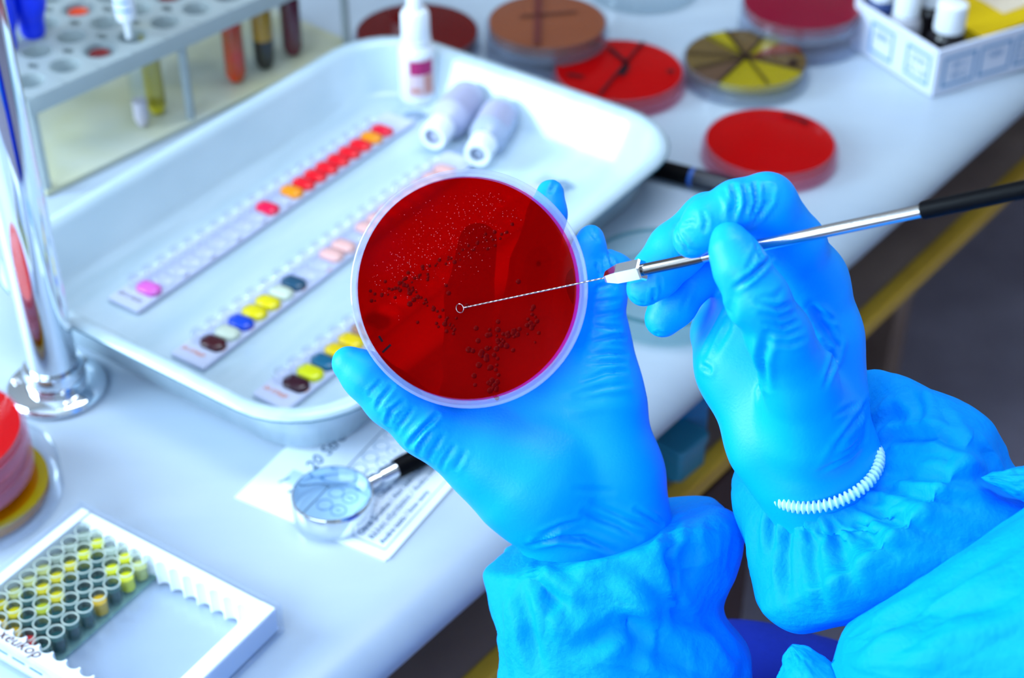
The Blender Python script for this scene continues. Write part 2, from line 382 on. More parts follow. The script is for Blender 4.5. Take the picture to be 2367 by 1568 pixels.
def arcgrid(r, a0, a1, z0, z1, n=14):
    v, f = arcpatch(r, a0, a1, z0, z1, n); return v, [q for q in f if max(q) - min(q) <= n+2]
lm = principled('label_pink', (.72, .55, .60), .5, .3); lm2 = principled('label_magenta', (.42, .02, .14), .5, .3); lm3 = principled('label_salmon', (.62, .28, .24), .5, .3)
lb = obj('label', arcgrid(.0132, -1.15, .45, .008, .037), lm, b)
obj('label_block', arcgrid(.01325, -1.0, .30, .025, .0355), lm2, lb)
obj('label_bar', arcgrid(.01325, -.25, .30, .010, .0245), lm3, lb)
obj('label_bar', arcgrid(.01325, -1.0, -.40, .011, .015), lm3, lb)
lying = [((1000, 333), (1062, 255), 'pale dropper bottle lying on its side beside the upright bottle', 1.0, white_m, principled('bottle_body_grey', (.48, .50, .68), .35, .4)),
         ((1103, 372), (1160, 262), 'translucent dropper bottle lying on its side, nearest the tray far corner', .96, white_m, clear('translucent_bottle', (.85, .9, 1), .1, .15, .55, (.60, .68, .88)))]
for A, B, lab, s, cm_, bm_ in lying:
    r_ = .0135*s
    a, q = at(*A, .0035+.010), at(*B, .0035+.013); d = Vector(q-a); d.z = 0; d.normalize()
    t = thing('dropper_bottle', lab, 'bottle', (a[0], a[1], FLOORZ), math.atan2(d.y, d.x), 'bottles lying in the enamel tray')
    Mx = Matrix.Translation((0, 0, r_+.0002)) @ Matrix.Rotation(math.pi/2, 4, 'Y')
    obj('body', tr(lathe([(0, .016), (.0088*s, .016), (.0098*s, .019), (r_, .024), (r_, .058), (r_*.93, .060), (0, .060)]), Mx), bm_, t)
    obj('cap', tr(lathe([(.0055*s, .001), (.0062*s, .000), (.0088*s, .0), (.0094*s, .001), (.0096*s, .0155), (0, .0157)]), Mx), cm_, t)
    obj('nozzle', tr(lathe([(0, .004), (.0035*s, .003), (.0054*s, .006), (.0058*s, .002)]), Mx), bm_, t)
    obj('label', tr(arcgrid(r_+.0002, 2.2, 4.4, .03, .052), Mx), principled('label_faint', (.42, .42, .60), .5, .3), t)

# ------------------------------------------------------------------ petri dishes on the bench
def cupwall(r, h, t=.0012):
    return lathe([(r, 0), (r, h), (r-t, h), (r-t, 0)], 64, True)
def disc_top(r, h, t=.0012): return lathe([(0, h-t), (r, h-t), (r, h-.0003), (r-.0004, h), (0, h)], 64)
def cup(r, h, t=.0012, up=True):
    pr = [(0, 0), (r-.001, 0), (r, .001), (r, h), (r-t, h), (r-t, t), (0, t)]
    if not up: pr = [(a, h-z) for a, z in pr]
    return lathe(pr, 64)
def petri(name, lab, px, py, z, r, agar, h=.015, wall=plast_m, group='petri dishes on the bench', base=0., extra=None):
    """inverted dish: agar under the upturned base, lid underneath; (px,py) = centre of the top face"""
    p = at(px, py, z)
    t = thing(name, lab, 'petri dish', (p[0], p[1], TOP+base+.0003), 0, group)
    obj('lid', cup(r, h*.62), wall, t)
    obj('dish_wall', tr(cupwall(r-.0018, h-.0029), Matrix.Translation((0, 0, .0014))), wall, t)
    obj('dish_base', disc_top(r-.0018, h-.0001), dtop_m, t)
    if agar is not None:
        obj('agar', lathe([(0, h-.0105), (r-.0036, h-.0105), (r-.0033, h-.010), (r-.0033, h-.0014), (0, h-.0014)], 64), agar, t)
    return t
def disc_mark(t, x0, y0, x1, y1, w, z, mat, name='ink_mark'):
    a, b_ = Vector((x0, y0, z)), Vector((x1, y1, z)); d = (b_-a).normalized()*1.0; n_ = Vector((-d.y, d.x, 0))*w/2
    return obj(name, ([tuple(a+n_), tuple(a-n_), tuple(b_-n_), tuple(b_+n_)], [(0, 1, 2, 3)]), mat, t, smooth=False, solid=.0001)
marker_m = principled('marker_ink', (.01, .0, .004), .6, .2)
d = petri('petri_dish', 'red agar petri dish lying alone, nearest the raised index knuckle', 1781, 322, .0155, .046, agar_red, .0155, pinkwall_m)
disc_mark(d, .013, .032, .022, .026, .0025, .0158, marker_m); disc_mark(d, .0225, .0255, .028, .020, .003, .0158, marker_m)
d = petri('petri_dish', 'red petri dish with a dark inked cross at the tray far corner', 1431, 157, .0155, .0485, agar_red, .0155, pinkwall_m)
disc_mark(d, -.016, -.040, .020, .040, .0022, .0158, marker_m); disc_mark(d, .006, .006, -.006, .030, .0035, .0158, marker_m); disc_mark(d, .006, .004, .001, -.012, .0045, .0158, marker_m)
disc_mark(d, .034, -.006, .039, -.005, .004, .0158, marker_m); disc_mark(d, -.038, -.010, -.026, -.014, .003, .0158, marker_m)
d = petri('petri_dish', 'dark red petri dish behind the upright dropper bottle', 964, 68, .0155, .0483, agar_dark, .0155)
lo = petri('petri_dish', 'empty clear petri dish underneath the brown one', 1265, 45, .030, .0462, None, .0145)
d = petri('petri_dish', 'brown agar petri dish on top of a clear dish', 1265, 45, .030, .0462, agar_brown, .0152, base=.0148)
disc_mark(d, -.008, -.040, -.006, .040, .0055, .0155, flat('brown_band', (.10, .015, .012), .5), 'ink_mark'); disc_mark(d, -.02, .004, .022, .012, .002, .0155, marker_m)
lo = petri('petri_dish', 'clear petri dish with milky wall under the crimson dish by the carton', 1860, 2, .030, .0485, None, .0155)
d = petri('petri_dish', 'crimson petri dish stacked on a clear one beside the carton', 1860, -40, .046, .0470, agar_crim, .0155, base=.0160)
d = petri('petri_dish', 'empty clear petri dish at the top edge between brown and crimson dishes', 1487, -62, .015, .046, None, .0155, glass_m)
# open glass dish close to the hands
p = at(1535, 690, 0)
t = thing('glass_dish', 'empty open glass dish on the bench behind the right hand fingers', 'petri dish', (p[0], p[1], TOP+.0003))
obj('dish_base', cup(.0495, .016, .0016), clear('dish_glass', (.86, .94, .95), .12, .05, .02), t)
obj('rim', lathe([(.0479, .0161), (.0497, .0161), (.0497, .0175), (.0479, .0175)], 64, True), clear('dish_rim_glass', (.55, .78, .80), .12, .05), t)
# sectored yellow dish
p = at(1724, 130, .0175)
t = thing('sectored_petri_dish', 'yellow petri dish divided into dark sectors, beside the red inked dish', 'petri dish', (p[0], p[1], TOP+.0003), 0, 'petri dishes on the bench')
R_ = .0455
obj('lid', cup(R_+.0018, .009), plast_m, t); obj('dish_wall', tr(cupwall(R_, .0150), Matrix.Translation((0, 0, .0014))), plast_m, t); obj('dish_base', disc_top(R_, .0172), dtop_m, t)
cuts = [-122, -28, 10, 40, 62, 104, 128, 172, 205, 238]
sm = [agar_yellow, agar_olive, jelly('agar_redbrown', (.26, .06, .03), (.6, .2, .1), .2, .25), agar_yellow, agar_olive, agar_yellow, agar_olive, agar_olive, jelly('agar_umber', (.13, .07, .04), (.4, .3, .1), .2, .2), agar_yellow]
for i, a0 in enumerate(cuts):
    a1 = cuts[(i+1) % len(cuts)] + (360 if i == len(cuts)-1 else 0)
    if i == len(cuts)-1: a1 = 238
    if a1 <= a0: continue
    n_ = max(3, int((a1-a0)/6)); arc = [math.radians(a0+.6+(a1-a0-1.2)*k/n_) for k in range(n_+1)]
    top = [(0.0006*math.cos(sum(arc)/len(arc)), .0006*math.sin(sum(arc)/len(arc)))] + [((R_-.002)*math.cos(a), (R_-.002)*math.sin(a)) for a in arc]
    obj('agar_sector', loftrings([[(x, y, .011) for x, y in top], [(x, y, .0158) for x, y in top]], True, True), sm[i], t, sharp=30)
for a in (-122, -75, -28, 10, 62, 104, 128, 172, 205):
    a = math.radians(a); disc_mark(t, 0, 0, (R_-.002)*math.cos(a), (R_-.002)*math.sin(a), .0016, .0176, marker_m, 'sector_line')
disc_mark(t, .030, -.010, .036, -.008, .006, .0177, marker_m)

# stack at the left edge
p = at(135, 1108, .013); cx = p[0]-.0465
t = thing('petri_dish', 'large clear petri dish with yellow agar at the left edge, under the red stack', 'petri dish', (cx, p[1], TOP+.0003), 0, 'petri dishes at the left edge')
obj('dish_base', cup(.0465, .0145, .0014), plast_m, t); obj('agar', lathe([(0, .0016), (.0385, .0016), (.0395, .003), (.0395, .0075), (0, .0078)], 64), agar_amber, t)
obj('rim', lathe([(.0448, .0146), (.0468, .0146), (.0468, .0158), (.0448, .0158)], 64, True), glass_m, t)
obj('agar_edge', lathe([(.0345, .0076), (.0396, .0076), (.0396, .0082), (.0345, .0082)], 64, True), agar_yellow, t)
q = at(50, 1000, .046)
lo = thing('petri_dish', 'pale pink petri dish in the middle of the stack at the left edge', 'petri dish', (q[0]-.0445, q[1]+.002, TOP+.0163), 0, 'petri dishes at the left edge')
obj('lid', cup(.0445, .009), pinkwall_m, lo); obj('dish_wall', tr(cupwall(.0428, .0113), Matrix.Translation((0, 0, .0014))), pinkwall_m, lo); obj('dish_base', disc_top(.0428, .0139), dtop_m, lo)
obj('agar', lathe([(0, .006), (.041, .006), (.041, .0122), (0, .0122)], 64), jelly('agar_pink', (.62, .26, .25), (.9, .5, .4), .2, .3), lo)
hi = thing('petri_dish', 'bright red petri dish topping the stack at the left edge', 'petri dish', (q[0]-.0445, q[1]+.002, TOP+.0306), 0, 'petri dishes at the left edge')
obj('lid', cup(.0445, .009), pinkwall_m, hi); obj('dish_wall', tr(cupwall(.0428, .0113), Matrix.Translation((0, 0, .0014))), pinkwall_m, hi); obj('dish_base', disc_top(.0428, .0139), dtop_m, hi)
obj('agar', lathe([(0, .006), (.041, .006), (.0415, .0065), (.0415, .0126), (0, .0126)], 64), jelly('agar_bright_red', (.66, .0, .004), (.9, 0, 0), .14, .25), hi)
# ------------------------------------------------------------------ chrome stand
p = at(134, 899, 0)
t = thing('chrome_stand', 'chrome pole on a round flange standing beside the tray', 'stand', (p[0], p[1], TOP+.0003))
obj('flange', lathe([(0, 0), (.0270, 0), (.0282, .0012), (.0280, .003), (.0255, .0048), (.0170, .0062), (0, .0064)], 64), chrome_m, t, sharp=60)
obj('collar', lathe([(0, .0064), (.0168, .0065), (.0172, .008), (.0168, .0155), (.0160, .018), (0, .0182)], 64), chrome_m, t, sharp=50)
obj('pole', lathe([(0, .0183), (.0140, .0184), (.0140, .46), (0, .461)], 64), chrome_m, t)
for k in range(3):
    a = math.radians(-60 + 120*k); obj('screw', tr(lathe([(.0026, 0), (.0026, .0012), (.0016, .0022), (0, .0024)], 16), Matrix.Translation((.0222*math.cos(a), .0222*math.sin(a), .0052))), steel_m, t)

# ------------------------------------------------------------------ test tube rack
RA = math.radians(48.5); re_ = np.array([math.cos(RA), math.sin(RA)]); rn = np.array([-re_[1], re_[0]])
o0 = at(548, 190, .004)[:2]                                    # foot of the orange tube, front row
rack = thing('tube_rack', 'milky white two-tier test tube rack behind the tray', 'rack', (o0[0], o0[1], TOP+.0003), RA)
rack_m = principled('rack_plastic', (.46, .52, .55), .35, .35); add_vary(rack_m, (.42, .48, .50), (.50, .56, .58), 8)
_t = nd(rack_m, 'ShaderNodeBsdfTranslucent'); _t.inputs[0].default_value = (.6, .66, .68, 1); _x = nd(rack_m, 'ShaderNodeMixShader'); _x.inputs[0].default_value = .4
lk(rack_m, bsdf(rack_m).outputs[0], _x.inputs[1]); lk(rack_m, _t.outputs[0], _x.inputs[2]); lk(rack_m, _x.outputs[0], outn(rack_m).inputs[0])
lower_m = principled('rack_lower_plastic', (.50, .52, .42), .4, .3); add_vary(lower_m, (.50, .53, .47), (.52, .52, .34), 14)
RP, NR = .0275, 4                                             # hole pitch, rows
xs = [RP*k for k in range(-6, 4)]; ys = [.030*k for k in range(NR)]
def plate_with_holes(x0, x1, y0, y1, z0, z1, xs, ys, r, n=16):
    """a slab with round holes, built cell by cell"""
    v, f = [], []
    xe = [x0] + [(a+b)/2 for a, b in zip(xs, xs[1:])] + [x1]; ye = [y0] + [(a+b)/2 for a, b in zip(ys, ys[1:])] + [y1]
    for i, cx in enumerate(xs):
        for j, cy in enumerate(ys):
            o = len(v); sq = []
            for k in range(n):
                a = 2*math.pi*(k+.5)/n; c, s = math.cos(a), math.sin(a)
                hx = (xe[i+1]-cx) if c > 0 else (cx-xe[i]); hy = (ye[j+1]-cy) if s > 0 else (cy-ye[j])
                m = min(hx/abs(c), hy/abs(s)); sq.append((cx+c*m, cy+s*m))
            cir = [(cx + r*math.cos(2*math.pi*(k+.5)/n), cy + r*math.sin(2*math.pi*(k+.5)/n)) for k in range(n)]
            for z in (z0, z1):
                v += [(x, y, z) for x, y in sq] + [(x, y, z) for x, y in cir]
            for k in range(n):
                k2 = (k+1) % n
                f += [(o+k, o+n+k, o+n+k2, o+k2), (o+2*n+k, o+2*n+k2, o+3*n+k2, o+3*n+k), (o+n+k, o+3*n+k, o+3*n+k2, o+n+k2)]
    b = box(x0, x1, y0, y1, z0, z1); o = len(v); v += b[0]; f += [tuple(i+o for i in q) for q in b[1][2:]]
    return v, f
X0, X1, Y0, Y1 = xs[0]-.016, xs[-1]+.016, -.020, ys[-1]+.018
obj('upper_tier', plate_with_holes(X0, X1, Y0, Y1, .060, .072, xs, ys, .0102), rack_m, rack, smooth=False)
obj('lower_tier', box(X0, X1, Y0, Y1, .0, .004), lower_m, rack, smooth=False, bevel=.001)
for xx in (X0+.004, xs[4]+RP*.0-.001, X1-.004):
    for yy in (Y0+.004, Y1-.004): obj('post', tr(lathe([(.0032, .0041), (.0032, .0599)], 12), Matrix.Translation((xx, yy, 0))), rack_m, rack)
def test_tube(name, lab, x, y, fill, zl, r=.0083, h=.066, cat='test tube', layers=None, lift=0):
    q = re_*x + rn*y + o0
    t = thing(name, lab, cat, (q[0], q[1], TOP+.0046+lift), RA, 'test tubes in the rack')
    if lift: obj('lip', lathe([(r, h-.0001), (r+.0035, h), (r+.0035, h+.001), (r, h+.001)], 24, True), glass_m, t)
    obj('tube_wall', lathe([(0, 0), (r*.6, .0008), (r*.93, .004), (r, .008), (r, h), (r-.0009, h), (r-.0009, .009), (r*.55, .0016), (0, .001)], 24), glass_m, t)
    for (z0, z1, m_) in (layers or [(.0012, zl, fill)]):
        obj('contents', lathe([(0, z0), (r*(.55 if z0 < .003 else .88), z0), (r*.88, max(z0, .007)), (r*.88, z1), (0, z1)], 24), m_, t)
    return t
orange_l = principled('liquid_red_orange', (.75, .04, .0), .25, .4); add_vary(orange_l, (.78, .025, .0), (.6, .09, .0), 60)
maroon_l = principled('liquid_maroon', (.13, .002, .02), .2, .5); yellow_l = principled('liquid_yellow', (.66, .52, .0), .3, .4); amber_l = principled('liquid_amber', (.60, .30, .005), .3, .4)
blk_l = principled('liquid_black', (.008, .007, .006), .3, .4); dkred_l = principled('liquid_dark_red', (.16, .002, .004), .25, .4); pinkc_l = principled('liquid_pale_pink', (.62, .55, .62), .3, .4)
test_tube('test_tube', 'test tube with orange-red contents at the rack front', 0, 0, orange_l, .05)
test_tube('test_tube', 'test tube with amber over black contents at the rack front', RP, 0, None, 0, layers=[(.0012, .024, blk_l), (.0241, .052, amber_l)])
test_tube('test_tube', 'maroon test tube nearest the rack right end', RP*2, 0, maroon_l, .052)
test_tube('test_tube', 'slim test tube with yellow contents in the rack', -RP*2.45, .006, yellow_l, .064, r=.0075, h=.068)
test_tube('test_tube', 'slim clear test tube with pale pink foot beside the yellow tube', -RP*3.1, 0, pinkc_l, .02, r=.0058)
for (x, y, m_, lab) in ((-RP*4, 0, dkred_l, 'test tube with dark red top in the front row, left of the labelled vial'), (-RP*1, .030, dkred_l, 'test tube with dark red top in the second row, right of the labelled vial'),
                    (0, .030, dkred_l, 'test tube with dark red top in the second row, nearest the orange tube'), (-RP*3, .060, orange_l, 'test tube with orange top in the third row behind the labelled vial')):
    test_tube('test_tube', lab, x, y, m_, .020, h=.0224, lift=.0455)
# labelled vial and two blue-capped tubes standing in the rack
q = at(300, 90, .072)
t = thing('labelled_vial', 'white printed plastic vial standing in the test tube rack', 'vial', (q[0], q[1], TOP+.0725))
obj('tip', lathe([(0, 0), (.0022, .0004), (.0026, .010), (.0040, .013)], 20), white_m, t)
obj('body', lathe([(.0040, .0131), (.0062, .0145), (.0066, .017), (.0070, .060), (0, .061)], 24), white_m, t)
lab_ = obj('label', arcgrid(.0072, -2.6, -.5, .019, .045), principled('label_white', (.72, .76, .86), .5, .3), t)
for k in range(4): obj('label_line', arcgrid(.00725, -2.4, -.8 - .2*(k % 2), .022+.006*k, .0238+.006*k), inkl_m, lab_)
blue_m = principled('blue_cap_plastic', (.0, .03, .85), .3, .4)
for (px, py, lab) in ((78, 78, 'right of the two royal blue capped tubes at the top left'), (12, 112, 'left of the two royal blue capped tubes at the top left')):
    q = at(px, py, .074)
    t = thing('blue_capped_tube', lab, 'tube', (q[0], q[1], TOP+.0725), 0, 'blue capped tubes in the rack')
    obj('tube_body', lathe([(0, 0), (.0070, .0005), (.0082, .003), (.0086, .012), (.0088, .013)], 24), blue_m, t)
    obj('cap', lathe([(.0089, .0131), (.0118, .022), (.0120, .024), (.0120, .045), (0, .046)], 24), blue_m, t)

# dark bottle behind the dark red dish
q = at(930, -6, 0)
t = thing('dark_bottle', 'dark bottle behind the dark red dish at the top edge', 'bottle', (q[0], q[1]+.035, TOP+.0003))
obj('body', lathe([(0, 0), (.021, 0), (.022, .002), (.022, .05), (.012, .06), (.010, .066), (0, .066)], 32), flat('amber_glass_dark', (.01, .006, .005), .1, .5), t)
obj('cap', lathe([(.0, .066), (.0115, .0662), (.0115, .08), (0, .081)], 32), white_m, t)

# ------------------------------------------------------------------ carton of reagent bottles
q = at(2152, 228, 0); q_car = q; CA = math.radians(29)
car = thing('reagent_carton', 'open white carton with printed label frames at the top right', 'carton', (q[0], q[1], TOP+.0003), CA)
LX, LY, HH, TK = .20, .106, .037, .003
obj('carton_wall', box(0, LX, 0, TK, 0, HH), whitem_m, car, smooth=False, bevel=.001)
obj('carton_wall', box(0, TK, TK, LY-.02, 0, HH), whitem_m, car, smooth=False, bevel=.001)
# rounded far-left corner
arc = [(.02 - .02*math.cos(a), LY-.02+.02*math.sin(a)) for a in [math.pi/2*k/8 for k in range(9)]]; arci = [(.02 - .017*math.cos(a), LY-.02+.017*math.sin(a)) for a in [math.pi/2*k/8 for k in range(9)]]
obj('carton_wall', loftrings([[(x, y, 0) for x, y in arc+arci[::-1]], [(x, y, HH) for x, y in arc+arci[::-1]]], True, True), whitem_m, car, smooth=False)
obj('carton_wall', box(.02, LX, LY-TK, LY, 0, HH), whitem_m, car, smooth=False)
obj('carton_wall', box(LX-TK, LX, TK, LY-TK, 0, HH), whitem_m, car, smooth=False)
obj('carton_floor', box(TK, LX-TK, TK, LY-TK, 0, .002), whitem_m, car, smooth=False)
def label_frame(x0, x1, z0, z1, side, l1, l2):
    w = .0022
    bars = [(x0, x1, z0, z0+w), (x0, x1, z1-w, z1), (x0, x0+w, z0+w, z1-w), (x1-w, x1, z0+w, z1-w)]
    if side == 'front': g = join(*[box(a, b, -.0003, .0001, c, d) for a, b, c, d in bars])
    else: g = join(*[box(-.0003, .0001, a, b, c, d) for a, b, c, d in bars])
    o = obj('label_frame', g, inkl_m, car, smooth=False)
    for k, s in enumerate((l1, l2)):
        me = text_mesh(s, .0075, align='CENTER'); zz = z0 + (z1-z0)*(.55 if k == 0 else .2); mid = (x0+x1)/2
        if side == 'front': obj('lettering', me, inkl_m, o, loc=(mid, -.0004, zz), rot=(math.pi/2, 0, 0))
        else: obj('lettering', me, inkl_m, o, loc=(-.0004, mid, zz), rot=(math.pi/2, 0, -math.pi/2))
label_frame(.007, .037, .006, .030, 'front', 'VP 1', 'VP 2'); label_frame(.041, .071, .006, .030, 'front', 'NIN', ' '); label_frame(.075, .105, .006, .030, 'front', 'ZYM A', 'ZYM B')
label_frame(.006, .032, .006, .030, 'side', 'ZYM', 'A + B'); label_frame(.046, .072, .006, .030, 'side', 'NIN', ' ')
def carton_xy(x, y): return (q_car[0] + x*math.cos(CA) - y*math.sin(CA), q_car[1] + x*math.sin(CA) + y*math.cos(CA))
def reagent(x, y, lab, bodym, r=.0125, hb=.03, capz=.024):
    c = carton_xy(x, y)
    t = thing('reagent_bottle', lab, 'bottle', (c[0], c[1], TOP+.0026), 0, 'bottles in the white carton')
    obj('body', lathe([(0, 0), (r-.001, 0), (r, .001), (r, hb), (r*.9, hb+.005), (r*.72, hb+.008), (0, hb+.008)], 32), bodym, t)
    obj('cap', lathe([(0, hb+.0081), (r*.80, hb+.0082), (r*.82, hb+.010), (r*.80, hb+.008+capz), (r*.7, hb+.009+capz), (0, hb+.009+capz)], 32), white_m, t)
    return t
dk = principled('brown_glass', (.006, .003, .004), .12, .5)
reagent(.0270, .0215, 'dark brown reagent bottle with white cap, nearest the carton corner', dk, .0135, .028, .020)
reagent(.0170, .0560, 'grey-white reagent bottle with white cap in the carton', principled('grey_bottle', (.42, .42, .48), .3, .4), .0120, .028, .022)
reagent(.0175, .0840, 'dark blue reagent bottle at the back left of the carton', principled('blue_bottle', (.03, .06, .20), .3, .4), .0115, .028, .022)  # body is dark blue throughout
reagent(.0440, .0600, 'dark reagent bottle behind the grey-white one in the carton', dk, .0125, .028, .022)
c = carton_xy(.088, .050)
t = thing('yellow_leaflet', 'yellow folded leaflet lying in the carton beside the dark bottle', 'leaflet', (c[0], c[1], TOP+.0024), CA)
yp = principled('yellow_paper', (.62, .42, .0), .6, .2); yw = principled('cream_paper', (.66, .55, .42), .6, .2)
obj('sheet', tr(box(-.038, .05, -.040, .045, -.0004, .0004), Matrix.Translation((0, 0, .031)) @ Matrix.Rotation(-.06, 4, 'Y')), yp, t, smooth=False)
obj('support_fold', box(-.024, .024, -.028, .024, 0, .022), yp, t, smooth=False)
obj('sheet_patch', tr(box(-.002, .05, -.022, .045, .0005, .0012), Matrix.Translation((0, 0, .031)) @ Matrix.Rotation(-.06, 4, 'Y')), yw, t, smooth=False)

# ------------------------------------------------------------------ marker pen
a, b_ = at(1522, 392, .006), at(1690, 436, .006); dd = (b_-a)[:2]; ang = math.atan2(dd[1], dd[0])
t = thing('marker_pen', 'black marker pen with a blue ring lying beside the tray', 'pen', (a[0], a[1], TOP), ang)
Mx = Matrix.Translation((0, 0, .0068)) @ Matrix.Rotation(math.pi/2, 4, 'Y')
obj('barrel', tr(lathe([(0, -.012), (.0055, -.012), (.0063, -.010), (.0065, .0225), (0, .0226)], 32), Mx), black_m, t)
obj('ring', tr(lathe([(0, .0227), (.0064, .0228), (.0064, .0254), (0, .0255)], 32), Mx), principled('ring_blue', (.02, .10, .42), .3, .4), t)
obj('cap', tr(lathe([(0, .0256), (.0066, .0257), (.0064, .055), (.0058, .060), (0, .0605)], 32), Mx), navy_m, t)

# ------------------------------------------------------------------ result sheet and magnifier
N0 = at(890, 1300, 0)[:2]; SA = math.radians(60.3)
sheet = thing('result_sheet', 'white printed result sheet with numbered circles under the magnifier', 'paper', (N0[0], N0[1], TOP+.0002), SA)
obj('paper', box(0, .150, 0, .0925, 0, .0005), paper_m, sheet, smooth=False)
obj('paper', tr(box(0, .150, -.0009, .0920, -.0001, .0004), Matrix.Translation((.002, .0, .0003)) @ Matrix.Rotation(-.003, 4, 'Y')), paper_m, sheet, smooth=False).location.z = .0002
ZP = .0012
def frame_rect(x0, x1, y0, y1, w, m_=ink_m):
    return obj('print_border', join(box(x0, x1, y0, y0+w, ZP, ZP+.0001), box(x0, x1, y1-w, y1, ZP, ZP+.0001), box(x0, x0+w, y0, y1, ZP, ZP+.0001), box(x1-w, x1, y0, y1, ZP, ZP+.0001)), m_, sheet, smooth=False)
frame_rect(.006, .145, .004, .0315, .0003)
for k, s in enumerate(('Autres tests / Other tests / Andere Tests /', 'Otras pruebas / Altri test / Outros testes /', 'Άλλες εξετάσεις / Andra tester /', 'Andre tests / Inne testy')):
    obj('print_line', text_mesh(s, .0046), ink_m, sheet, loc=(.009, .0255-.0062*k, ZP))
def circle_print(x, y, r, m_=inkl_m):
    obj('print_circle', [q for q in [lathe([(r-.0003, ZP), (r+.0001, ZP), (r+.0001, ZP+.0001), (r-.0003, ZP+.0001)], 28, True)]][0], m_, sheet, loc=(x, y, 0))
k = 0
for row, yy in enumerate((.040, .0485)):
    for i in range(9):
        x = .018 + i*.0105; circle_print(x, yy + .0, .0040); k += 1
        if row == 0: obj('print_digit', text_mesh(('1', '2', '4')[i % 3], .0046, align='CENTER'), inkl_m, sheet, loc=(x, yy-.0016, ZP))
disc_mark(sheet, .004, .0545, .145, .0545, .0005, ZP, ink_m, 'print_line')
obj('handwriting', text_mesh('20 Stre', .0105, shear=.3), flat('handwriting_ink', (.0, .10, .22), .7, .1), sheet, loc=(.036, .068, ZP))
disc_mark(sheet, .016, .070, .030, .067, .0012, ZP, ink_m, 'pen_stroke'); disc_mark(sheet, .020, .079, .026, .076, .0008, ZP, ink_m, 'pen_stroke')
obj('pale_box', box(.022, .032, .071, .078, ZP-.0004, ZP), flat('pale_blue_print', (.45, .60, .74), .7, .1), sheet, smooth=False)

c = at(768, 1143, .0135); h1 = at(905, 1078, .012); dd = (h1-c)[:2]; ang = math.atan2(dd[1], dd[0])
mag = thing('magnifier', 'small chrome magnifying glass with black handle lying on the result sheet', 'magnifier', (c[0], c[1], TOP+.0018), ang)
obj('ring', lathe([(.0197, 0), (.0207, 0), (.0210, .0008), (.0210, .0118), (.0205, .0126), (.0197, .0126)], 64, True), chrome_m, mag, sharp=50)
obj('lens', lathe([(0, .0045), (.008, .0048), (.0150, .0057), (.0196, .007), (.0196, .0078), (.0150, .0091), (.008, .0100), (0, .0103)], 48), lens_m, mag)
Mx = Matrix.Translation((0, 0, .0066)) @ Matrix.Rotation(math.pi/2, 4, 'Y')
obj('neck', tr(lathe([(0, .0208), (.0036, .0209), (.0036, .0265), (.0030, .027), (.0030, .0285), (.0042, .0292), (.0044, .0385), (0, .0386)], 32), Mx), chrome_m, mag, sharp=35)
obj('handle', tr(lathe([(0, .0387), (.0050, .0388), (.0054, .041), (.0060, .07), (.0058, .105), (.004, .108), (0, .1085)], 32), Mx), black_m, mag)

# ------------------------------------------------------------------ microwell plate in its clear box (near left)
T0 = at(205, 1168, .018); PA = math.radians(-33)
boxo = thing('plate_box', 'clear shallow box with white scalloped frame at the lower left', 'box', (T0[0], T0[1], TOP+.0003), PA)
PX, PY, PH = .1285, .088, .0185
x0, x1, y0, y1 = -.005, PX-.005, -PY, 0
t_ = .0012
obj('box_floor', box(x0, x1, y0, y1, 0, .0012), plast_m, boxo, smooth=False)
for b4 in ((x0, x1, y1-t_, y1), (x0, x1, y0, y0+t_), (x0, x0+t_, y0+t_, y1-t_), (x1-t_, x1, y0+t_, y1-t_)): obj('box_wall', box(*b4, .0012, PH), plast_m, boxo, smooth=False, bevel=.0004)
fm = principled('white_frame_plastic', (.80, .85, .93), .3, .4)
g = .0022
obj('frame_bar', box(x0+g, x0+g+.0055, y0+g, y1-g, .0014, .0165), fm, boxo, smooth=False, bevel=.0006)
obj('frame_bar', box(x1-g-.0085, x1-g, y0+g, y1-g, .0014, .0165), fm, boxo, smooth=False, bevel=.0006)
def scallop(ybase, sgn):
    n = 13; pts = [(x0+g+.0057, ybase)]; L = (x1-g-.0087) - (x0+g+.0057); p_ = L/n
    inner = []
    for k in range(n):
        for q_ in range(9):
            a = math.pi*q_/8; inner.append((x0+g+.0057 + p_*k + p_/2 - (p_/2-.0004)*math.cos(a), ybase - sgn*(.0085 - .0030*math.sin(a))))
    poly = [(x0+g+.0057, ybase)] + inner + [(x1-g-.0087, ybase)]
    return loftrings([[(x, y, .0014) for x, y in poly], [(x, y, .0155) for x, y in poly]], True, True)
obj('frame_scalloped_bar', scallop(y1-g, 1), fm, boxo, sharp=30)
fb = obj('frame_scalloped_bar', scallop(y0+g, -1), fm, boxo, sharp=30)
obj('handwriting', text_mesh('N 1oo xeukop', .0085, shear=.3), brownink_m, fb, loc=(x0+.0045, y0+g+.0012, .0157))
obj('print_dashes', join(*[box(x0+.010+.011*k, x0+.018+.011*k, y0-.0002, y0, .012, .013) for k in range(5)]), ink_m, boxo, smooth=False)
blk = thing('microwell_block', 'block of clear microwells with yellow and dark green contents inside the clear box', 'well plate', (T0[0], T0[1], TOP+.0018), PA)
YB = (.66, .66, .0); DG = (.004, .055, .06); YY = (.60, .50, .0); GY = (.30, .36, .30); YG = (.40, .44, .01); OR = (.60, .36, .0); PG = (.34, .42, .36); PY_ = (.50, .52, .16); RD = (.55, .02, .03); GR = (.05, .13, .01)
rows = [[PG, YB, PG, YB, PY_], [GY, YB, DG, YB, YB], [GY, YY, DG, DG, DG], [PY_, YY, DG, DG, OR], [PY_, YY, YY, DG, DG], [PY_, DG, YG, DG, DG], [YY, YY, DG, DG, DG], [YY, YY, YG, GR, DG], [OR, YY, OR, RD, DG]]
rows = rows[:8]; rows[7] = [YY, OR, OR, RD, DG]
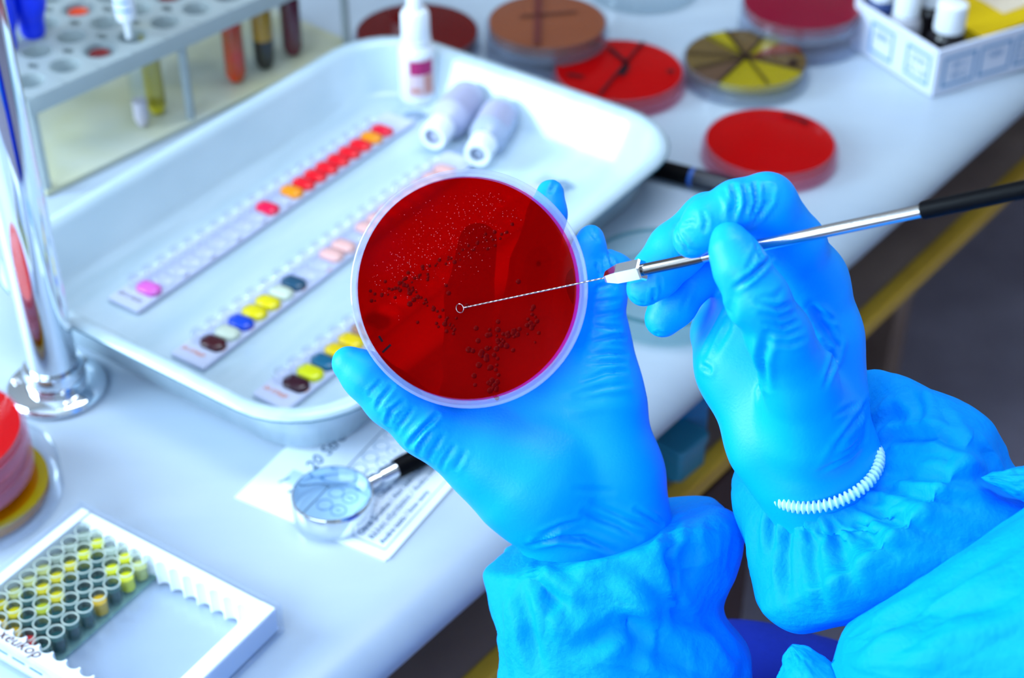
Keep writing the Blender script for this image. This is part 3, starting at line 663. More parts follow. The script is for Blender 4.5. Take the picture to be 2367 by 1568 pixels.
wall_v = lathe([(.0034, 0), (.0036, .0002), (.0038, .0108), (.0040, .0112), (.0036, .0114), (.0036, .0108), (.0034, .0006), (0, .0004)], 20)
cont_v = lathe([(0, .0007), (.0033, .0007), (.0035, .0080), (0, .0080)], 16)
wm_ = cm_ = None
well_m = clear('well_plastic', (.96, .97, .97), .03, .08, .04, (.7, .78, .76)); rimw_m = clear('well_rim_plastic', (.96, .98, .98), .1, .1, .55, (.72, .80, .74)); rim_v = lathe([(.0036, .0115), (.0041, .0115), (.0041, .0121), (.0036, .0121)], 20, True); rm_ = None
for j, row in enumerate(rows):
    for i, col in enumerate(row):
        loc = (.0078 + .0092*i, -.0125 - .0091*j, .0012)
        o = obj('well', wall_v if wm_ is None else wm_, well_m, blk, loc=loc); wm_ = o.data
        r_o = obj('well_rim', rim_v if rm_ is None else rm_, rimw_m, o); rm_ = r_o.data
        c_ = obj('well_contents', cont_v if cm_ is None else cm_, None, o, loc=(0, 0, 0)); cm_ = c_.data
        if not cm_.materials: cm_.materials.append(well_m)
        c_.material_slots[0].link = 'OBJECT'; c_.material_slots[0].material = flat('well_%.2f_%.2f_%.2f' % col, col, .25, .4)
obj('block_base', box(.0030, .0500, -.0125-.0091*7-.0045, -.0080, 0, .0011), clear('block_base_plastic', (.85, .94, .92), .04, .1, .25, (.35, .58, .52)), blk, smooth=False)

# ------------------------------------------------------------------ held petri dish
RIMD = .612
C0 = pt(1088, 668, RIMD); nz = Vector(-ray(1088, 668)).normalized(); nz = (nz + Vector(cR)*math.tan(math.radians(8))).normalized()
nx = Vector(cU).cross(nz).normalized(); ny = nz.cross(nx)
HM = Matrix((nx, ny, nz)).transposed().to_4x4(); HM.translation = Vector(C0)
held = thing('petri_dish', 'open red agar petri dish with colonies held up in the left hand', 'petri dish')
held.matrix_world = HM @ Matrix.Translation((0, 0, -.0140))
RD_ = .0447
held_wall = clear('held_dish_plastic', (.94, .95, 1), .14, .06, .20, (.72, .74, .95))
obj('dish_base', lathe([(0, 0), (RD_-.0018, 0), (RD_-.0010, .0006), (RD_-.0010, .0120), (RD_, .0124), (RD_, .0138), (RD_-.0004, .0142), (RD_-.0026, .0142), (RD_-.0028, .0136), (RD_-.0028, .0016), (0, .0014)], 96), held_wall, held, sharp=30)
RG = RD_-.0030
obj('agar', lathe([(0, .0016), (RG, .0016), (RG, .0062), (RG-.0008, .0056), (0, .0055)], 96), agar_held, held, sharp=50)
obj('wall_reflection', lathe([(RG, .0060), (RG+.0001, .0118)], 96), clear('wall_reflection_pink', (1, .35, .75), .12, .1, .35, (.75, .0, .30)), held)  # pink reflection on the inner wall, put in as a tinted ring
ZA = .0056
held_M = HM @ Matrix.Translation((0, 0, -.0140))
def agar_xy(px, py):
    M = held_M.inverted(); o = M @ Vector(CAM); d = M.to_3x3() @ Vector(ray(px, py)); s = (ZA - o.z)/d.z; q = o + d*s; return q.x, q.y
def domes(spots, n=8):
    parts = []
    for x, y, r, hgt in spots:
        v, f = lathe([(r, 0), (r*.8, hgt*.6), (r*.4, hgt*.92), (0, hgt)], n); parts.append(([(a+x, b+y, c+ZA-.00002) for a, b, c in v], f))
    return join(*parts)
sp = []
while len(sp) < 420:
    a, b2 = random.random(), random.gauss(0, .5)
    bx_, by_ = 860 + (1180-860)*a + b2*46, 660 + (455-660)*a + b2*60
    if random.random() < .3: bx_, by_ = 900 + 240*random.random(), 640 - 190*random.random()
    if (bx_-1079)**2 + (by_-667)**2 > 238**2: continue
    x, y = agar_xy(bx_, by_)
    if math.hypot(x, y) < RG-.002: sp.append((x, y, random.uniform(.00008, .00022), .00012))
tag(obj('colonies', domes(sp, 6), colony_m, held), 'tiny pale colonies scattered in a band across the agar', kind='stuff')
sp = []
clusters = [(1150, 790, 50, 30, 24), (1115, 840, 30, 40, 18), (1230, 745, 18, 32, 16), (1140, 880, 16, 34, 14), (1000, 740, 70, 30, 8), (960, 690, 60, 40, 10), (1180, 770, 26, 18, 8)]
for cx_, cy_, sx_, sy_, n_ in clusters:
    for _ in range(n_):
        x, y = agar_xy(random.gauss(cx_, sx_*.6), random.gauss(cy_, sy_*.6)); sp.append((x, y, random.uniform(.0005, .0012), .00035))
tag(obj('large_colonies', domes(sp, 14), colony2_m, held), 'larger dark red colonies', kind='stuff')
sp = []
for _ in range(90):
    s_ = random.random(); x, y = agar_xy(850 + 340*s_ + random.gauss(0, 6), 690 - 160*s_ + random.gauss(0, 8)) if random.random() < .6 else agar_xy(930 + 130*s_, 650 + 120*s_ + random.gauss(0, 5))
    if math.hypot(x, y) < RG-.002: sp.append((x, y, random.uniform(.0004, .0008), .0003))
tag(obj('streak_colonies', domes(sp, 8), colony2_m, held), 'dark colonies along the streak lines', kind='stuff')
for A_, B_ in (((876, 777), (884, 790)), ((884, 815), (903, 797))):
    (xa, ya), (xb, yb) = agar_xy(*A_), agar_xy(*B_); disc_mark(held, xa, ya, xb, yb, .0008, ZA+.0001, marker_m)
x, y = agar_xy(1198, 651); obj('dark_colony', domes([(x, y, .0010, .0004)], 14), colony2_m, held)

# ------------------------------------------------------------------ inoculating loop
M = held_M.inverted(); lx, ly = agar_xy(1062, 713)
P0 = held_M @ Vector((lx, ly, ZA+.0012)); P1 = Vector(pt(2130, 488, .515)); dv = P1-P0; Lt = dv.length; dn = dv.normalized()
def on_px(px):                                                # parameter along the tool where it crosses image column px
    lo_, hi_ = -.2, 1.6
    for _ in range(50):
        m_ = (lo_+hi_)/2; v_ = np.array(P0 + dv*m_) - CAM; x_ = W/2 + FPX*(v_@cR)/(v_@cF)
        lo_, hi_ = (m_, hi_) if x_ < px else (lo_, m_)
    return lo_*Lt
loop = thing('inoculating_loop', 'steel inoculating loop with twisted wire and black grip held in the right hand', 'inoculating loop')
LM = Matrix.Translation(P0) @ dn.to_track_quat('Z', 'Y').to_matrix().to_4x4(); loop.matrix_world = LM
s1, s2, s3, s4 = on_px(1402), on_px(1488), on_px(2131), on_px(2131)+.085
twists = []
nt_ = 420
for ph in (0, math.pi):
    pts = []
    for k in range(nt_+1):
        z = .0017 + (s1+.002-.0017)*k/nt_; a = ph + 2*math.pi*z/.0011; pts.append((.00019*math.cos(a), .00019*math.sin(a), z))
    twists.append(tube(pts, .00019, 6))
wire_m = principled('loop_wire', (.42, .38, .38), .25, .5, 1)
obj('wire', join(*twists), wire_m, loop)
Mi = LM.inverted().to_3x3(); la = Mi @ nz; lb_ = Vector((0, 0, 1)); side = la.cross(lb_).normalized()
obj('loop_ring', tube([tuple(side*.0017*math.cos(a) + lb_*.0017*math.sin(a)) for a in [2*math.pi*k/32 for k in range(33)]], .00020, 6), wire_m, loop)
ch = lathe([(.0003, s1), (.0022, s1+.0001), (.0026, s1+.001), (.0041, s1+.0058), (.0042, s2-.0006), (.0037, s2), (0, s2)], 6)
obj('collet', rotv(ch, 'Z', .35), chrome_m, loop, smooth=False)
obj('ferrule', lathe([(0, s2+.0001), (.0021, s2+.0001), (.0021, s2+.021), (.0018, s2+.0235), (0, s2+.0236)], 32), dsteel_m, loop)
obj('shaft', lathe([(0, s2+.0232), (.00185, s2+.0237), (.0019, s2+.036), (.0021, s2+.040), (.0021, s3-.0002), (0, s3-.0001)], 32), steel_m, loop)
obj('grip', lathe([(0, s3), (.0026, s3), (.00285, s3+.0006), (.0030, s4), (0, s4)], 32), black_m, loop, sharp=50)
# ------------------------------------------------------------------ the person: gloved hands and gown
def sdf_mesh(groups, vox=.00095, smooth=3):
    """groups: list of (k_inside, k_to_first, [chains]); chain = list of (xyz, radius). Smooth union on a grid, then surface nets."""
    allp = [(p, r) for g in groups for c in g[2] for p, r in c]
    lo = np.min([np.array(p)-r for p, r in allp], 0) - .006; hi = np.max([np.array(p)+r for p, r in allp], 0) + .006
    n = np.ceil((hi-lo)/vox).astype(int)+1
    ax = [lo[i] + vox*np.arange(n[i]) for i in range(3)]
    BIG = .05
    def smin(a, b, k):
        if k <= 0: return np.minimum(a, b)
        h = np.maximum(k-np.abs(a-b), 0)/k; return np.minimum(a, b) - h*h*k*.25
    def field(chains, k):
        D = np.full(n, BIG, np.float32)
        for c in chains:
            segs = list(zip(c, c[1:])) if len(c) > 1 else [(c[0], c[0])]
            for (a, ra), (b, rb) in segs:
                a, b = np.array(a), np.array(b); m = max(ra, rb) + .014
                i0 = np.clip(np.floor((np.minimum(a, b)-m-lo)/vox).astype(int), 0, n); i1 = np.clip(np.ceil((np.maximum(a, b)+m-lo)/vox).astype(int)+1, 0, n)
                sl = tuple(slice(i0[q], i1[q]) for q in range(3))
                X = ax[0][sl[0]][:, None, None]; Y = ax[1][sl[1]][None, :, None]; Z = ax[2][sl[2]][None, None, :]
                d = b-a; L2 = max(d@d, 1e-12)
                t = np.clip(((X-a[0])*d[0] + (Y-a[1])*d[1] + (Z-a[2])*d[2])/L2, 0, 1)
                dist = np.sqrt((X-a[0]-t*d[0])**2 + (Y-a[1]-t*d[1])**2 + (Z-a[2]-t*d[2])**2) - (ra + t*(rb-ra))
                D[sl] = smin(D[sl], dist.astype(np.float32), k)
        return D
    base = field(groups[0][2], groups[0][0]); tot = base.copy()
    for k, kb, ch in groups[1:]:
        f = field(ch, k); tot = smin(tot, smin(base, f, kb), .0012)
    g = tot
    # surface nets
    c = [g[i:n[0]-1+i, j:n[1]-1+j, k:n[2]-1+k] for i in (0, 1) for j in (0, 1) for k in (0, 1)]
    neg = sum((q < 0).astype(np.int8) for q in c); act = (neg > 0) & (neg < 8)
    ci = np.argwhere(act); idx = -np.ones(act.shape, np.int64); idx[act] = np.arange(len(ci))
    vals = np.stack([q[act] for q in c], 1); off = np.array([(i, j, k) for i in (0, 1) for j in (0, 1) for k in (0, 1)], float)
    acc = np.zeros((len(ci), 3)); cnt = np.zeros(len(ci))
    for a in range(8):
        for b in range(a+1, 8):
            if abs(off[a]-off[b]).sum() != 1: continue
            va, vb = vals[:, a], vals[:, b]; m = (va < 0) != (vb < 0)
            t = np.where(m, va/np.where(m, va-vb, 1), 0)
            acc[m] += off[a] + t[m, None]*(off[b]-off[a]); cnt[m] += 1
    V = lo + vox*(ci + acc/cnt[:, None])
    faces = []
    for d in range(3):
        e1, e2 = (d+1) % 3, (d+2) % 3
        s0 = [slice(0, n[q]) for q in range(3)]; s1 = list(s0); s0[d] = slice(0, n[d]-1); s1[d] = slice(1, n[d])
        A = g[tuple(s0)] < 0; B = g[tuple(s1)] < 0; ch = np.argwhere(A != B); inside = A[tuple(ch.T)]
        ok = (ch[:, e1] > 0) & (ch[:, e2] > 0) & (ch[:, e1] < n[e1]-1) & (ch[:, e2] < n[e2]-1); ch, inside = ch[ok], inside[ok]
        q = []
        for o1, o2 in ((0, 0), (1, 0), (1, 1), (0, 1)):
            cc = ch.copy(); cc[:, e1] -= o1; cc[:, e2] -= o2; q.append(idx[tuple(cc.T)])
        q = np.stack(q, 1); q[~inside] = q[~inside][:, ::-1]; faces.append(q[(q >= 0).all(1)])
    Fc = np.concatenate(faces)
    E_ = np.unique(np.sort(np.concatenate([Fc[:, [0, 1]], Fc[:, [1, 2]], Fc[:, [2, 3]], Fc[:, [3, 0]]]), 1), axis=0)
    deg = np.bincount(E_.ravel(), minlength=len(V))[:, None]
    for _ in range(smooth):
        S = np.zeros_like(V); np.add.at(S, E_[:, 0], V[E_[:, 1]]); np.add.at(S, E_[:, 1], V[E_[:, 0]]); V = V*.4 + .6*S/np.maximum(deg, 1)
    return V, Fc
def np_mesh(name, V, Fc):
    me = bpy.data.meshes.new(name); me.from_pydata(V.tolist(), [], Fc.tolist()); me.update(); me.shade_smooth(); return me
def crease(me, lines):
    """press folds into a glove: polylines are laid on the surface, then vertices near them move along their normals"""
    V = np.array([v.co for v in me.vertices]); Nn = np.array([v.normal for v in me.vertices])
    bvh = BVHTree.FromPolygons([tuple(v) for v in V], [tuple(p.vertices) for p in me.polygons])
    disp = np.zeros(len(V))
    for pts, w, dep in lines:
        P = []
        for (xa, ya), (xb, yb) in zip(pts, pts[1:]):
            m = max(2, int(math.hypot(xb-xa, yb-ya)/6))
            for k in range(m):
                x, y = xa + (xb-xa)*k/m, ya + (yb-ya)*k/m
                hit = bvh.ray_cast(Vector(CAM), Vector(ray(x, y)).normalized())
                if hit[0] is not None: P.append(np.array(hit[0]))
        if len(P) < 2: continue
        P = np.array(P); near = np.where(((V > P.min(0)-.008) & (V < P.max(0)+.008)).all(1))[0]
        if not len(near): continue
        D = np.sqrt(((V[near][:, None] - P[None])**2).sum(2)); j = D.argmin(1); d = D[np.arange(len(near)), j]
        fade = np.minimum(1, np.minimum(j+1.5, len(P)-j+.5)/(.3*len(P)+1))
        g = np.exp(-(d/w)**2) - .55*np.exp(-((d-2.1*w)/(1.1*w))**2)
        disp[near] -= dep*1.35*fade*g
    V = V + Nn*disp[:, None]; me.vertices.foreach_set('co', V.ravel()); me.update()
def ch(*js): return [(pt(x, y, d), r*.001) for x, y, d, r in js]

person = thing('person', 'person in a blue gown and blue gloves holding a dish and a loop', 'person', tuple(np.array(uv(.15, -.05, 0))))
PO = Vector(person.location)
def pobj(name, me, mat, parent=None, **kw):
    if not isinstance(me, bpy.types.Mesh): me = np_mesh(name, np.array(me[0]), np.array(me[1], dtype=object)) if False else None
    return obj(name, me, mat, parent or person, **kw)
def shift(me):
    me.transform(Matrix.Translation(-PO)); me.update(); return me

# left hand, palm up behind the dish
palm = [ch((1450, 1235, .655, 16), (1425, 1100, .652, 16.5), (1385, 920, .650, 15.5), (1388, 805, .652, 11.5)),
        ch((1400, 1255, .655, 17), (1370, 1080, .653, 17.5), (1300, 930, .650, 14), (1290, 880, .650, 11)),
        ch((1330, 1262, .655, 16.5), (1290, 1120, .652, 18), (1210, 960, .650, 13.5), (1195, 905, .650, 11)),
        ch((1320, 1225, .653, 16), (1230, 1110, .646, 21), (1120, 990, .648, 14), (1085, 920, .650, 11)),
        ch((1450, 1235, .655, 15.5), (1480, 1380, .660, 20)), ch((1330, 1265, .655, 16), (1350, 1400, .660, 22))]
thumb = ch((1245, 1125, .644, 20), (1120, 1062, .638, 15.2), (985, 985, .632, 11.4), (905, 920, .629, 10.4), (845, 868, .627, 8.9), (806, 840, .627, 6.6))
index = ch((1090, 950, .648, 11), (1080, 830, .640, 9.6), (1085, 690, .638, 9.2), (1105, 560, .640, 7.6))
middle = ch((1200, 935, .648, 10.5), (1205, 760, .640, 9.6), (1235, 610, .638, 9.0), (1265, 495, .641, 7.5), (1272, 448, .643, 5.6))
ring = ch((1295, 905, .650, 10.5), (1310, 760, .642, 9.2), (1335, 650, .638, 8.4), (1362, 575, .640, 6.4), (1366, 550, .642, 5.2))
little = ch((1390, 850, .651, 11.5), (1398, 755, .645, 8.3), (1402, 685, .641, 7.6), (1393, 625, .640, 6.2), (1384, 601, .640, 3.6))
flap = ch((1405, 668, .641, 6.2), (1424, 622, .644, 5.6), (1462, 630, .650, 4.4))
flap2 = ch((1424, 622, .644, 5.4), (1408, 584, .646, 1.8))
V, Fc = sdf_mesh([(.010, 0, palm), (.004, .012, [thumb]), (.003, .006, [index]), (.003, .006, [middle]), (.003, .006, [ring]), (.003, .008, [little, flap, flap2])])
lg = np_mesh('glove', V, Fc)
crease(lg, [
    ([(1010, 962), (985, 985), (960, 1012), (942, 1036)], .0009, .0017),
    ([(932, 930), (905, 950), (893, 985)], .0008, .0010), ([(955, 945), (925, 985), (915, 1005)], .0007, .0007), ([(905, 895), (880, 925), (870, 950)], .0008, .0009), ([(880, 880), (858, 905), (850, 920)], .0006, .0006),
    ([(1000, 990), (975, 1025), (965, 1058)], .0008, .0008), ([(1025, 1005), (1000, 1045), (990, 1070)], .0008, .0006), ([(1050, 1030), (1028, 1065), (1018, 1090)], .0008, .0005), ([(1075, 1045), (1050, 1090)], .0009, .0004),
    ([(1225, 1262), (1290, 1243), (1350, 1245), (1430, 1280)], .0012, .0016), ([(1240, 1240), (1300, 1215), (1350, 1205)], .001, .0008), ([(1235, 1250), (1290, 1225)], .0008, .0008),
    ([(1350, 1185), (1430, 1215), (1480, 1245)], .0014, .0012), ([(1370, 1165), (1450, 1200), (1530, 1225)], .0012, .0009), ([(1470, 1180), (1535, 1215)], .001, .0009), ([(1330, 1130), (1420, 1138)], .0012, .0004),
    ([(1330, 910), (1400, 895), (1462, 888)], .001, .0007), ([(1350, 880), (1400, 862), (1455, 858)], .0009, .0008), ([(1365, 820), (1410, 815), (1455, 822)], .0009, .0008), ([(1370, 790), (1420, 778), (1452, 782)], .0008, .0008),
    ([(1375, 755), (1440, 760)], .0008, .0007), ([(1378, 730), (1442, 720)], .0008, .0007), ([(1375, 700), (1438, 692)], .0008, .0006), ([(1362, 840), (1452, 838)], .0008, .0006),
    ([(1380, 665), (1410, 655), (1425, 668)], .0008, .0007), ([(1378, 615), (1390, 640)], .0007, .0006), ([(1395, 600), (1400, 640)], .0007, .0006), ([(1360, 530), (1385, 560)], .0007, .0005), ([(1372, 525), (1380, 545)], .0006, .0005), ([(1285, 420), (1270, 450)], .0008, .0004),
    ([(1408, 590), (1420, 625), (1432, 640)], .0008, .0009), ([(1300, 930), (1400, 915), (1470, 925)], .002, .0006)])
obj('glove', shift(lg), glove_m, person)['label'] = 'blue nitrile glove on the left hand under the dish'

# right hand, pen grip on the loop
palm = [ch((1845, 1090, .598, 15.5), (1797, 1020, .598, 15.8), (1716, 850, .606, 14.6), (1676, 772, .622, 12.6)),
        ch((1880, 1085, .600, 16), (1830, 920, .598, 15), (1770, 740, .604, 13), (1740, 680, .608, 11)),
        ch((1925, 1060, .603, 14.8), (1893, 900, .598, 14.2), (1885, 780, .594, 14.4), (1862, 650, .588, 13)),
        ch((1860, 1100, .600, 15), (1920, 1230, .606, 17)), ch((1925, 1065, .603, 14.5), (1985, 1190, .608, 16))]
thumb = ch((1875, 985, .582, 16), (1848, 880, .566, 12.5), (1800, 775, .550, 10.6), (1752, 690, .541, 9.8), (1712, 618, .539, 8.6), (1690, 570, .540, 6.8), (1683, 548, .541, 4.6))
index = ch((1868, 660, .586, 13.2), (1835, 565, .570, 10.8), (1772, 470, .556, 10.0), (1705, 482, .554, 9.4), (1640, 515, .555, 8.8), (1600, 552, .557, 6.8))
middle = ch((1760, 640, .612, 11), (1700, 520, .600, 10), (1640, 512, .594, 10.2), (1562, 580, .590, 10), (1515, 635, .588, 8.7), (1488, 668, .588, 6.4))
ringf = ch((1720, 680, .618, 10), (1660, 612, .612, 9.0), (1598, 645, .606, 8.7), (1556, 705, .603, 8.3), (1532, 738, .602, 6.8))
littlef = ch((1690, 720, .622, 10), (1670, 655, .624, 7.8), (1618, 632, .620, 6.6))
V, Fc = sdf_mesh([(.010, 0, palm), (.004, .010, [thumb]), (.003, .009, [index]), (.003, .004, [middle]), (.003, .004, [ringf]), (.003, .004, [littlef])])
rg = np_mesh('glove', V, Fc)
crease(rg, [
    ([(1695, 430), (1700, 470), (1695, 510)], .0010, .0014), ([(1720, 430), (1728, 470), (1712, 515)], .0008, .0009), ([(1745, 425), (1748, 470), (1735, 505)], .0008, .0012), ([(1772, 430), (1765, 465), (1745, 505)], .0009, .0008), ([(1785, 432), (1778, 465), (1740, 520)], .0008, .0010),
    ([(1675, 440), (1690, 475), (1685, 505)], .0008, .0006), ([(1625, 490), (1632, 510), (1628, 540)], .0007, .0005),
    ([(1562, 520), (1568, 548), (1590, 578), (1625, 583)], .0007, .0008), ([(1580, 520), (1600, 515), (1612, 522)], .0006, .0005),
    ([(1700, 665), (1735, 640), (1790, 590)], .0008, .0013), ([(1720, 640), (1755, 560)], .0006, .0004), ([(1760, 600), (1740, 545)], .0006, .0004),
    ([(1745, 690), (1790, 690), (1820, 660)], .001, .0004), ([(1752, 700), (1800, 712), (1840, 700)], .0008, .0008), ([(1762, 725), (1800, 735), (1840, 722)], .0009, .0006), ([(1770, 745), (1810, 755), (1850, 742)], .0008, .0007), ([(1775, 768), (1815, 775), (1862, 760)], .0009, .0005), ([(1785, 790), (1830, 795), (1868, 782)], .0010, .0006),
    ([(1875, 705), (1905, 750), (1940, 790)], .0014, .0014), ([(1885, 715), (1930, 745)], .0008, .0007), ([(1895, 760), (1935, 800), (1915, 870)], .0012, .0010), ([(1905, 790), (1925, 830), (1905, 900)], .0010, .0008),
    ([(1775, 770), (1760, 830), (1772, 900)], .0014, .0012), ([(1752, 860), (1760, 890), (1755, 930)], .0010, .0006), ([(1700, 665), (1680, 760), (1640, 830)], .0018, .0006), ([(1618, 838), (1690, 700)], .0014, .0005), ([(1640, 855), (1618, 842)], .001, .0007),
    ([(1930, 960), (1990, 930)], .0009, .0005)] +
    [([(1900 + 6*k, 1088 - 12*k), (1965 + 3*k, 1050 - 17*k), (2005 + 2*k, 1005 - 18*k)], .0011, .0009) for k in range(6)] +
    [([(1462, 690), (1478, 700), (1495, 700)], .0006, .0006), ([(1512, 670), (1508, 705)], .0006, .0008), ([(1525, 640), (1530, 680)], .0006, .0004), ([(1510, 775), (1525, 768), (1540, 772)], .0006, .0006), ([(1600, 655), (1575, 720)], .0008, .0004)])
obj('glove', shift(rg), glove_m, person)['label'] = 'blue nitrile glove on the right hand gripping the loop'

# gown sleeves: lofted cloth
def catmull(P, t):
    n = len(P)-1; i = min(int(t*n), n-1); f = t*n - i
    p0, p1, p2, p3 = P[max(i-1, 0)], P[i], P[i+1], P[min(i+2, n)]
    return .5*((2*p1) + (p2-p0)*f + (2*p0-5*p1+4*p2-p3)*f*f + (3*p1-p0-3*p2+p3)*f**3)
def sleeve(name, rings, ns=150, na=230, seed=0, fold=.0035, pleat=0, pleat_n=26, label=None, fine=.0005, folds=()):
    A = []
    for q_ in rings:
        (lx_, ly_), (rx_, ry_), d, hd = q_[:4]
        A.append(np.concatenate([pt(lx_, ly_, d), pt(rx_, ry_, d), [hd, d, q_[4] if len(q_) > 4 else 0.]]))
    A = np.array(A); Vv = []
    view = -np.array(ray(W*.7, H*.8)); view /= np.linalg.norm(view)
    for s in range(ns):
        t = s/(ns-1); q = catmull(A, t); L_, R_, hd = q[:3], q[3:6], q[6]
        c = (L_+R_)/2; a = (R_-L_)/2; dw = -np.array(cU) + a*(cU@a)/(a@a); dw /= np.linalg.norm(dw); b = view*hd + dw*q[8]
        for k in range(na):
            ph = 2*math.pi*k/na; cs, sn = math.cos(ph), math.sin(ph)
            p = c + a*cs + b*sn; nr = a/np.linalg.norm(a)*cs + view*sn; nr /= np.linalg.norm(nr)
            u_ = Vector((cs*2.2, sn*2.2, t*3.0 + seed)); w1 = noise.noise(u_*1.1)
            w2 = 1 - abs(noise.noise(Vector((cs*2.6+seed, sn*2.6, t*2.2)) + Vector((w1, w1*.6, 0))))*2.2
            w3 = 1 - abs(noise.noise(Vector((cs*6+t*2, sn*6-t*2, t*5.+seed*2))))*2.0
            pl = math.sin(pleat_n*ph + 3*noise.noise(Vector((cs*3, sn*3, seed)))) * pleat * max(0, 1-t*2.6)
            off = fold*(1.1*w1 + .45*w2) + fine*w3 + pl
            fade = min(1, t*6+.15); p = p + nr*off*fade
            Vv.append(p)
    Fs = [(s*na+k, s*na+(k+1) % na, (s+1)*na+(k+1) % na, (s+1)*na+k) for s in range(ns-1) for k in range(na)]
    me = bpy.data.meshes.new(name); me.from_pydata([tuple(v) for v in Vv], [], Fs); me.update(); me.shade_smooth()
    if folds: crease(me, folds)
    shift(me)
    o = obj(name, me, gown_m, person)
    if label: o['label'] = label
    return o
sleeve('gown_sleeve', [((1232, 1270), (1540, 1200), .652, .022, .0095), ((1180, 1290), (1600, 1180), .650, .030, .010), ((1133, 1312), (1660, 1168), .650, .037, .009), ((1141, 1375), (1700, 1232), .650, .044),
    ((1152, 1450), (1688, 1335), .650, .047), ((1150, 1505), (1672, 1412), .652, .047), ((1155, 1550), (1728, 1492), .654, .050), ((1162, 1620), (1738, 1560), .656, .052), ((1172, 1740), (1735, 1690), .660, .055), ((1300, 2000), (1880, 1930), .665, .060)], seed=1.3, fold=.0035, folds=[([(1130, 1312), (1235, 1362), (1400, 1420), (1560, 1500), (1690, 1560)], .0050, .0014), ([(1190, 1345), (1222, 1430), (1250, 1568)], .0030, .0015), ([(1330, 1500), (1430, 1455), (1510, 1440)], .0035, .0016),
    ([(1560, 1205), (1545, 1290), (1570, 1420)], .0022, .0028), ([(1600, 1250), (1585, 1320), (1625, 1370)], .0070, .0035), ([(1420, 1290), (1480, 1330), (1560, 1420), (1670, 1470)], .0030, .0018), ([(1270, 1300), (1340, 1340), (1450, 1350)], .0030, .0012), ([(1210, 1325), (1300, 1400), (1330, 1460)], .0025, .0014),
    ([(1480, 1500), (1560, 1530), (1640, 1568)], .0030, .0016), ([(1250, 1290), (1240, 1340), (1300, 1440)], .0020, .0010), ([(1440, 1420), (1470, 1480), (1450, 1560)], .0035, .0018), ([(1620, 1420), (1680, 1490), (1725, 1540)], .0030, .0016)], label='gathered blue gown sleeve on the left arm')
sleeve('gown_sleeve', [((1784, 1134), (2024, 1046), .602, .0190, .0155), ((1772, 1168), (2030, 1005), .604, .0235, .0235), ((1748, 1245), (2090, 892), .606, .036, .030), ((1748, 1330), (2185, 918), .608, .044, .020), ((1768, 1405), (2258, 972), .610, .050, .008),
    ((1850, 1457), (2302, 1040), .612, .052), ((1965, 1440), (2335, 1095), .612, .052), ((2075, 1450), (2430, 1130), .612, .052), ((2220, 1520), (2560, 1180), .612, .055), ((2400, 1700), (2800, 1340), .62, .06)], seed=4.1, fold=.0025, pleat=.0010, folds=[([(1800, 1150), (1785, 1220), (1790, 1300)], .0020, .0014), ([(1835, 1175), (1815, 1280), (1820, 1400)], .0022, .0018), ([(1870, 1185), (1880, 1300), (1905, 1420)], .0022, .0012), ([(1915, 1185), (1950, 1290), (1975, 1380)], .0025, .0014),
    ([(1945, 1175), (2020, 1260), (2090, 1300)], .0022, .0014), ([(1965, 1155), (2060, 1200), (2200, 1255)], .0022, .0018), ([(1995, 1120), (2100, 1140), (2250, 1170)], .0022, .0018), ([(2010, 1095), (2150, 1105), (2300, 1110)], .0025, .0018),
    ([(2025, 1055), (2060, 1012), (2170, 1008), (2260, 1055)], .0022, .0026), ([(2100, 890), (2125, 940), (2130, 1000)], .0020, .0012), ([(2010, 1000), (2060, 960), (2110, 985)], .0025, .0016), ([(2170, 930), (2200, 1000), (2290, 1060)], .0025, .0014),
    ([(1890, 1200), (1900, 1240), (1890, 1290)], .0015, .0009), ([(1930, 1190), (1975, 1240), (2000, 1290)], .0015, .0009), ([(1850, 1180), (1845, 1230), (1850, 1280)], .0015, .0009), ([(1980, 1140), (2040, 1165), (2110, 1175)], .0015, .0010)], label='puffed blue gown sleeve with elastic cuff on the right arm')
sleeve('gown_front', [((1922, 1535), (1928, 1526), .560, .002), ((1945, 1590), (1952, 1470), .556, .022), ((1985, 1640), (1992, 1432), .552, .036), ((2090, 1700), (2102, 1362), .548, .050), ((2230, 1740), (2250, 1266), .545, .060),
    ((2360, 1740), (2372, 1190), .543, .066), ((2520, 1700), (2520, 1100), .54, .070), ((2680, 1640), (2660, 1020), .54, .070)], seed=7.7, fold=.0030, folds=[([(1960, 1500), (2060, 1440), (2200, 1400)], .004, .0020), ([(2060, 1500), (2200, 1410), (2367, 1385)], .004, .0016), ([(2010, 1440), (2200, 1350), (2360, 1240)], .005, .0016)], label='blue gown fabric of the upper arm at the lower right')
sleeve('gown_fold', [((1822, 1500), (1832, 1490), .575, .002), ((1812, 1540), (1880, 1512), .574, .010), ((1800, 1585), (1940, 1552), .573, .018), ((1800, 1680), (2020, 1620), .572, .024)], ns=50, na=90, seed=9.2, fold=.0015, label='pale blue fold of the gown at the bottom edge')
sleeve('gown_fold', [((2268, 1104), (2276, 1100), .566, .0015), ((2320, 1125), (2322, 1093), .564, .006), ((2380, 1160), (2380, 1080), .562, .010), ((2480, 1200), (2470, 1060), .56, .014)], ns=50, na=90, seed=12.2, fold=.0012, label='pointed pale blue fold of the gown at the right edge')
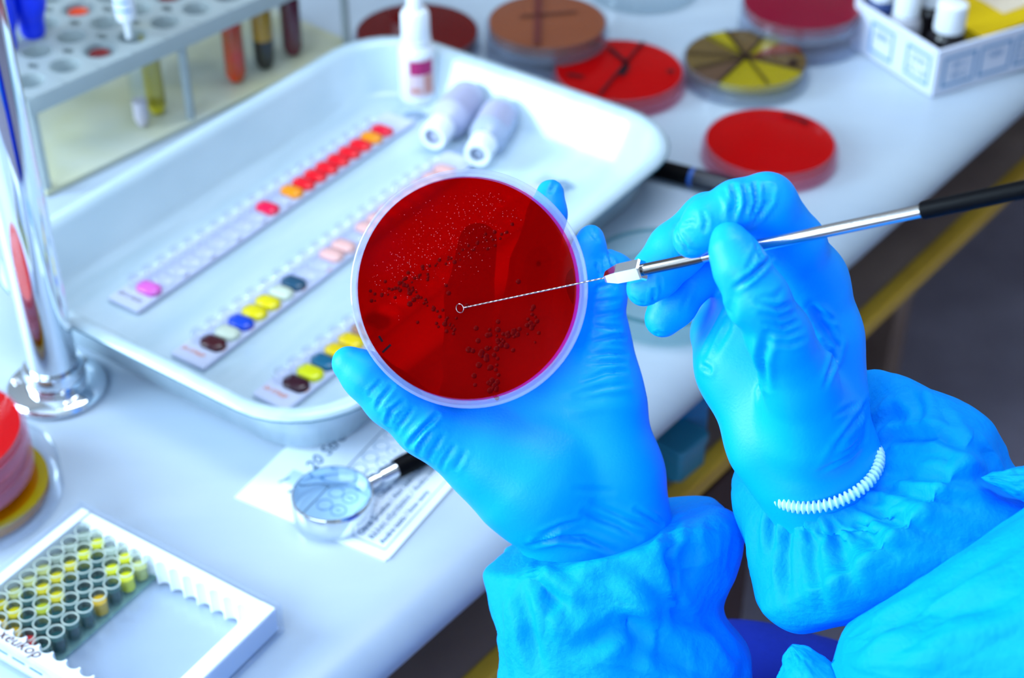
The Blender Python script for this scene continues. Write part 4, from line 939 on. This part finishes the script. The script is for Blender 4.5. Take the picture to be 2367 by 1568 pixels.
# elastic cuff band of the right sleeve: ribbed ring around the wrist
ringpts = []
L_, R_ = pt(1784, 1124, .602), pt(2022, 1040, .602); c_ = (L_+R_)/2; a_ = (R_-L_)/2; vw = -np.array(ray(1900, 1100)); vw /= np.linalg.norm(vw); dn_ = -np.array(cU); dn_ = dn_ - a_*(dn_@a_)/(a_@a_); dn_ /= np.linalg.norm(dn_)
N_ = 260
for k in range(N_):
    a = 2*math.pi*k/N_; p = c_ + a_*1.05*math.cos(a) + vw*.0225*math.copysign(abs(math.sin(a))**.5, math.sin(a)) + dn_*(.0125*math.sin(a)+.0005); ringpts.append(Vector(p))
bv, bf = [], []
for k in range(N_):
    t_v = (ringpts[(k+1) % N_] - ringpts[k-1]).normalized(); o_ = (ringpts[k]-Vector(c_)).normalized(); b_2 = t_v.cross(o_).normalized(); r_ = .0016 + (.0004 if k % 4 < 2 else -.0005)
    for q in range(8):
        a = 2*math.pi*q/8; bv.append(tuple(ringpts[k] + r_*(math.cos(a)*o_ + 1.3*math.sin(a)*b_2)))
for k in range(N_):
    for q in range(8): bf.append((k*8+q, k*8+(q+1) % 8, ((k+1) % N_)*8+(q+1) % 8, ((k+1) % N_)*8+q))
me = bpy.data.meshes.new('cuff_band'); me.from_pydata(bv, [], bf); me.update(); me.shade_smooth(); obj('cuff_band', shift(me), band_m, person)['label'] = 'pale ribbed elastic of the right cuff'
# trousers on the lap, seen between the sleeves
V, Fc = sdf_mesh([(.03, 0, [[(pt(1700, 1790, .76), .064), (pt(2150, 1900, .70), .070)], [(pt(1580, 1850, .78), .06), (pt(1700, 1790, .76), .063)]])], vox=.005)
me = np_mesh('trousers', V, Fc); obj('trousers', shift(me), trous_m, person)['label'] = 'dark blue trouser cloth on the lap'
# upper arms of the gown, carrying the sleeves on out of the frame
for lab, chs in (('blue gown sleeve of the right upper arm', [[((.245, .345, .945), .062), ((.300, .255, 1.00), .072), ((.42, .05, 1.16), .082)]]),
                 ('blue gown sleeve of the left upper arm', [[((.072, .385, .785), .046), ((.11, .31, .815), .055), ((.27, .02, 1.02), .075)]])):
    V, Fc = sdf_mesh([(.02, 0, chs)], vox=.004)
    me = np_mesh('upper_sleeve', V, Fc)
    co = [v_.co.copy() for v_ in me.vertices]; no = [v_.normal.copy() for v_ in me.vertices]
    new = [c_2 + n_2*(noise.noise(c_2*14)*.006 + (.5-abs(noise.noise(c_2*30)))*.004) for c_2, n_2 in zip(co, no)]
    me.vertices.foreach_set('co', [a_2 for c_2 in new for a_2 in c_2])
    me.update(); obj('upper_sleeve', shift(me), gown_m, person)['label'] = lab
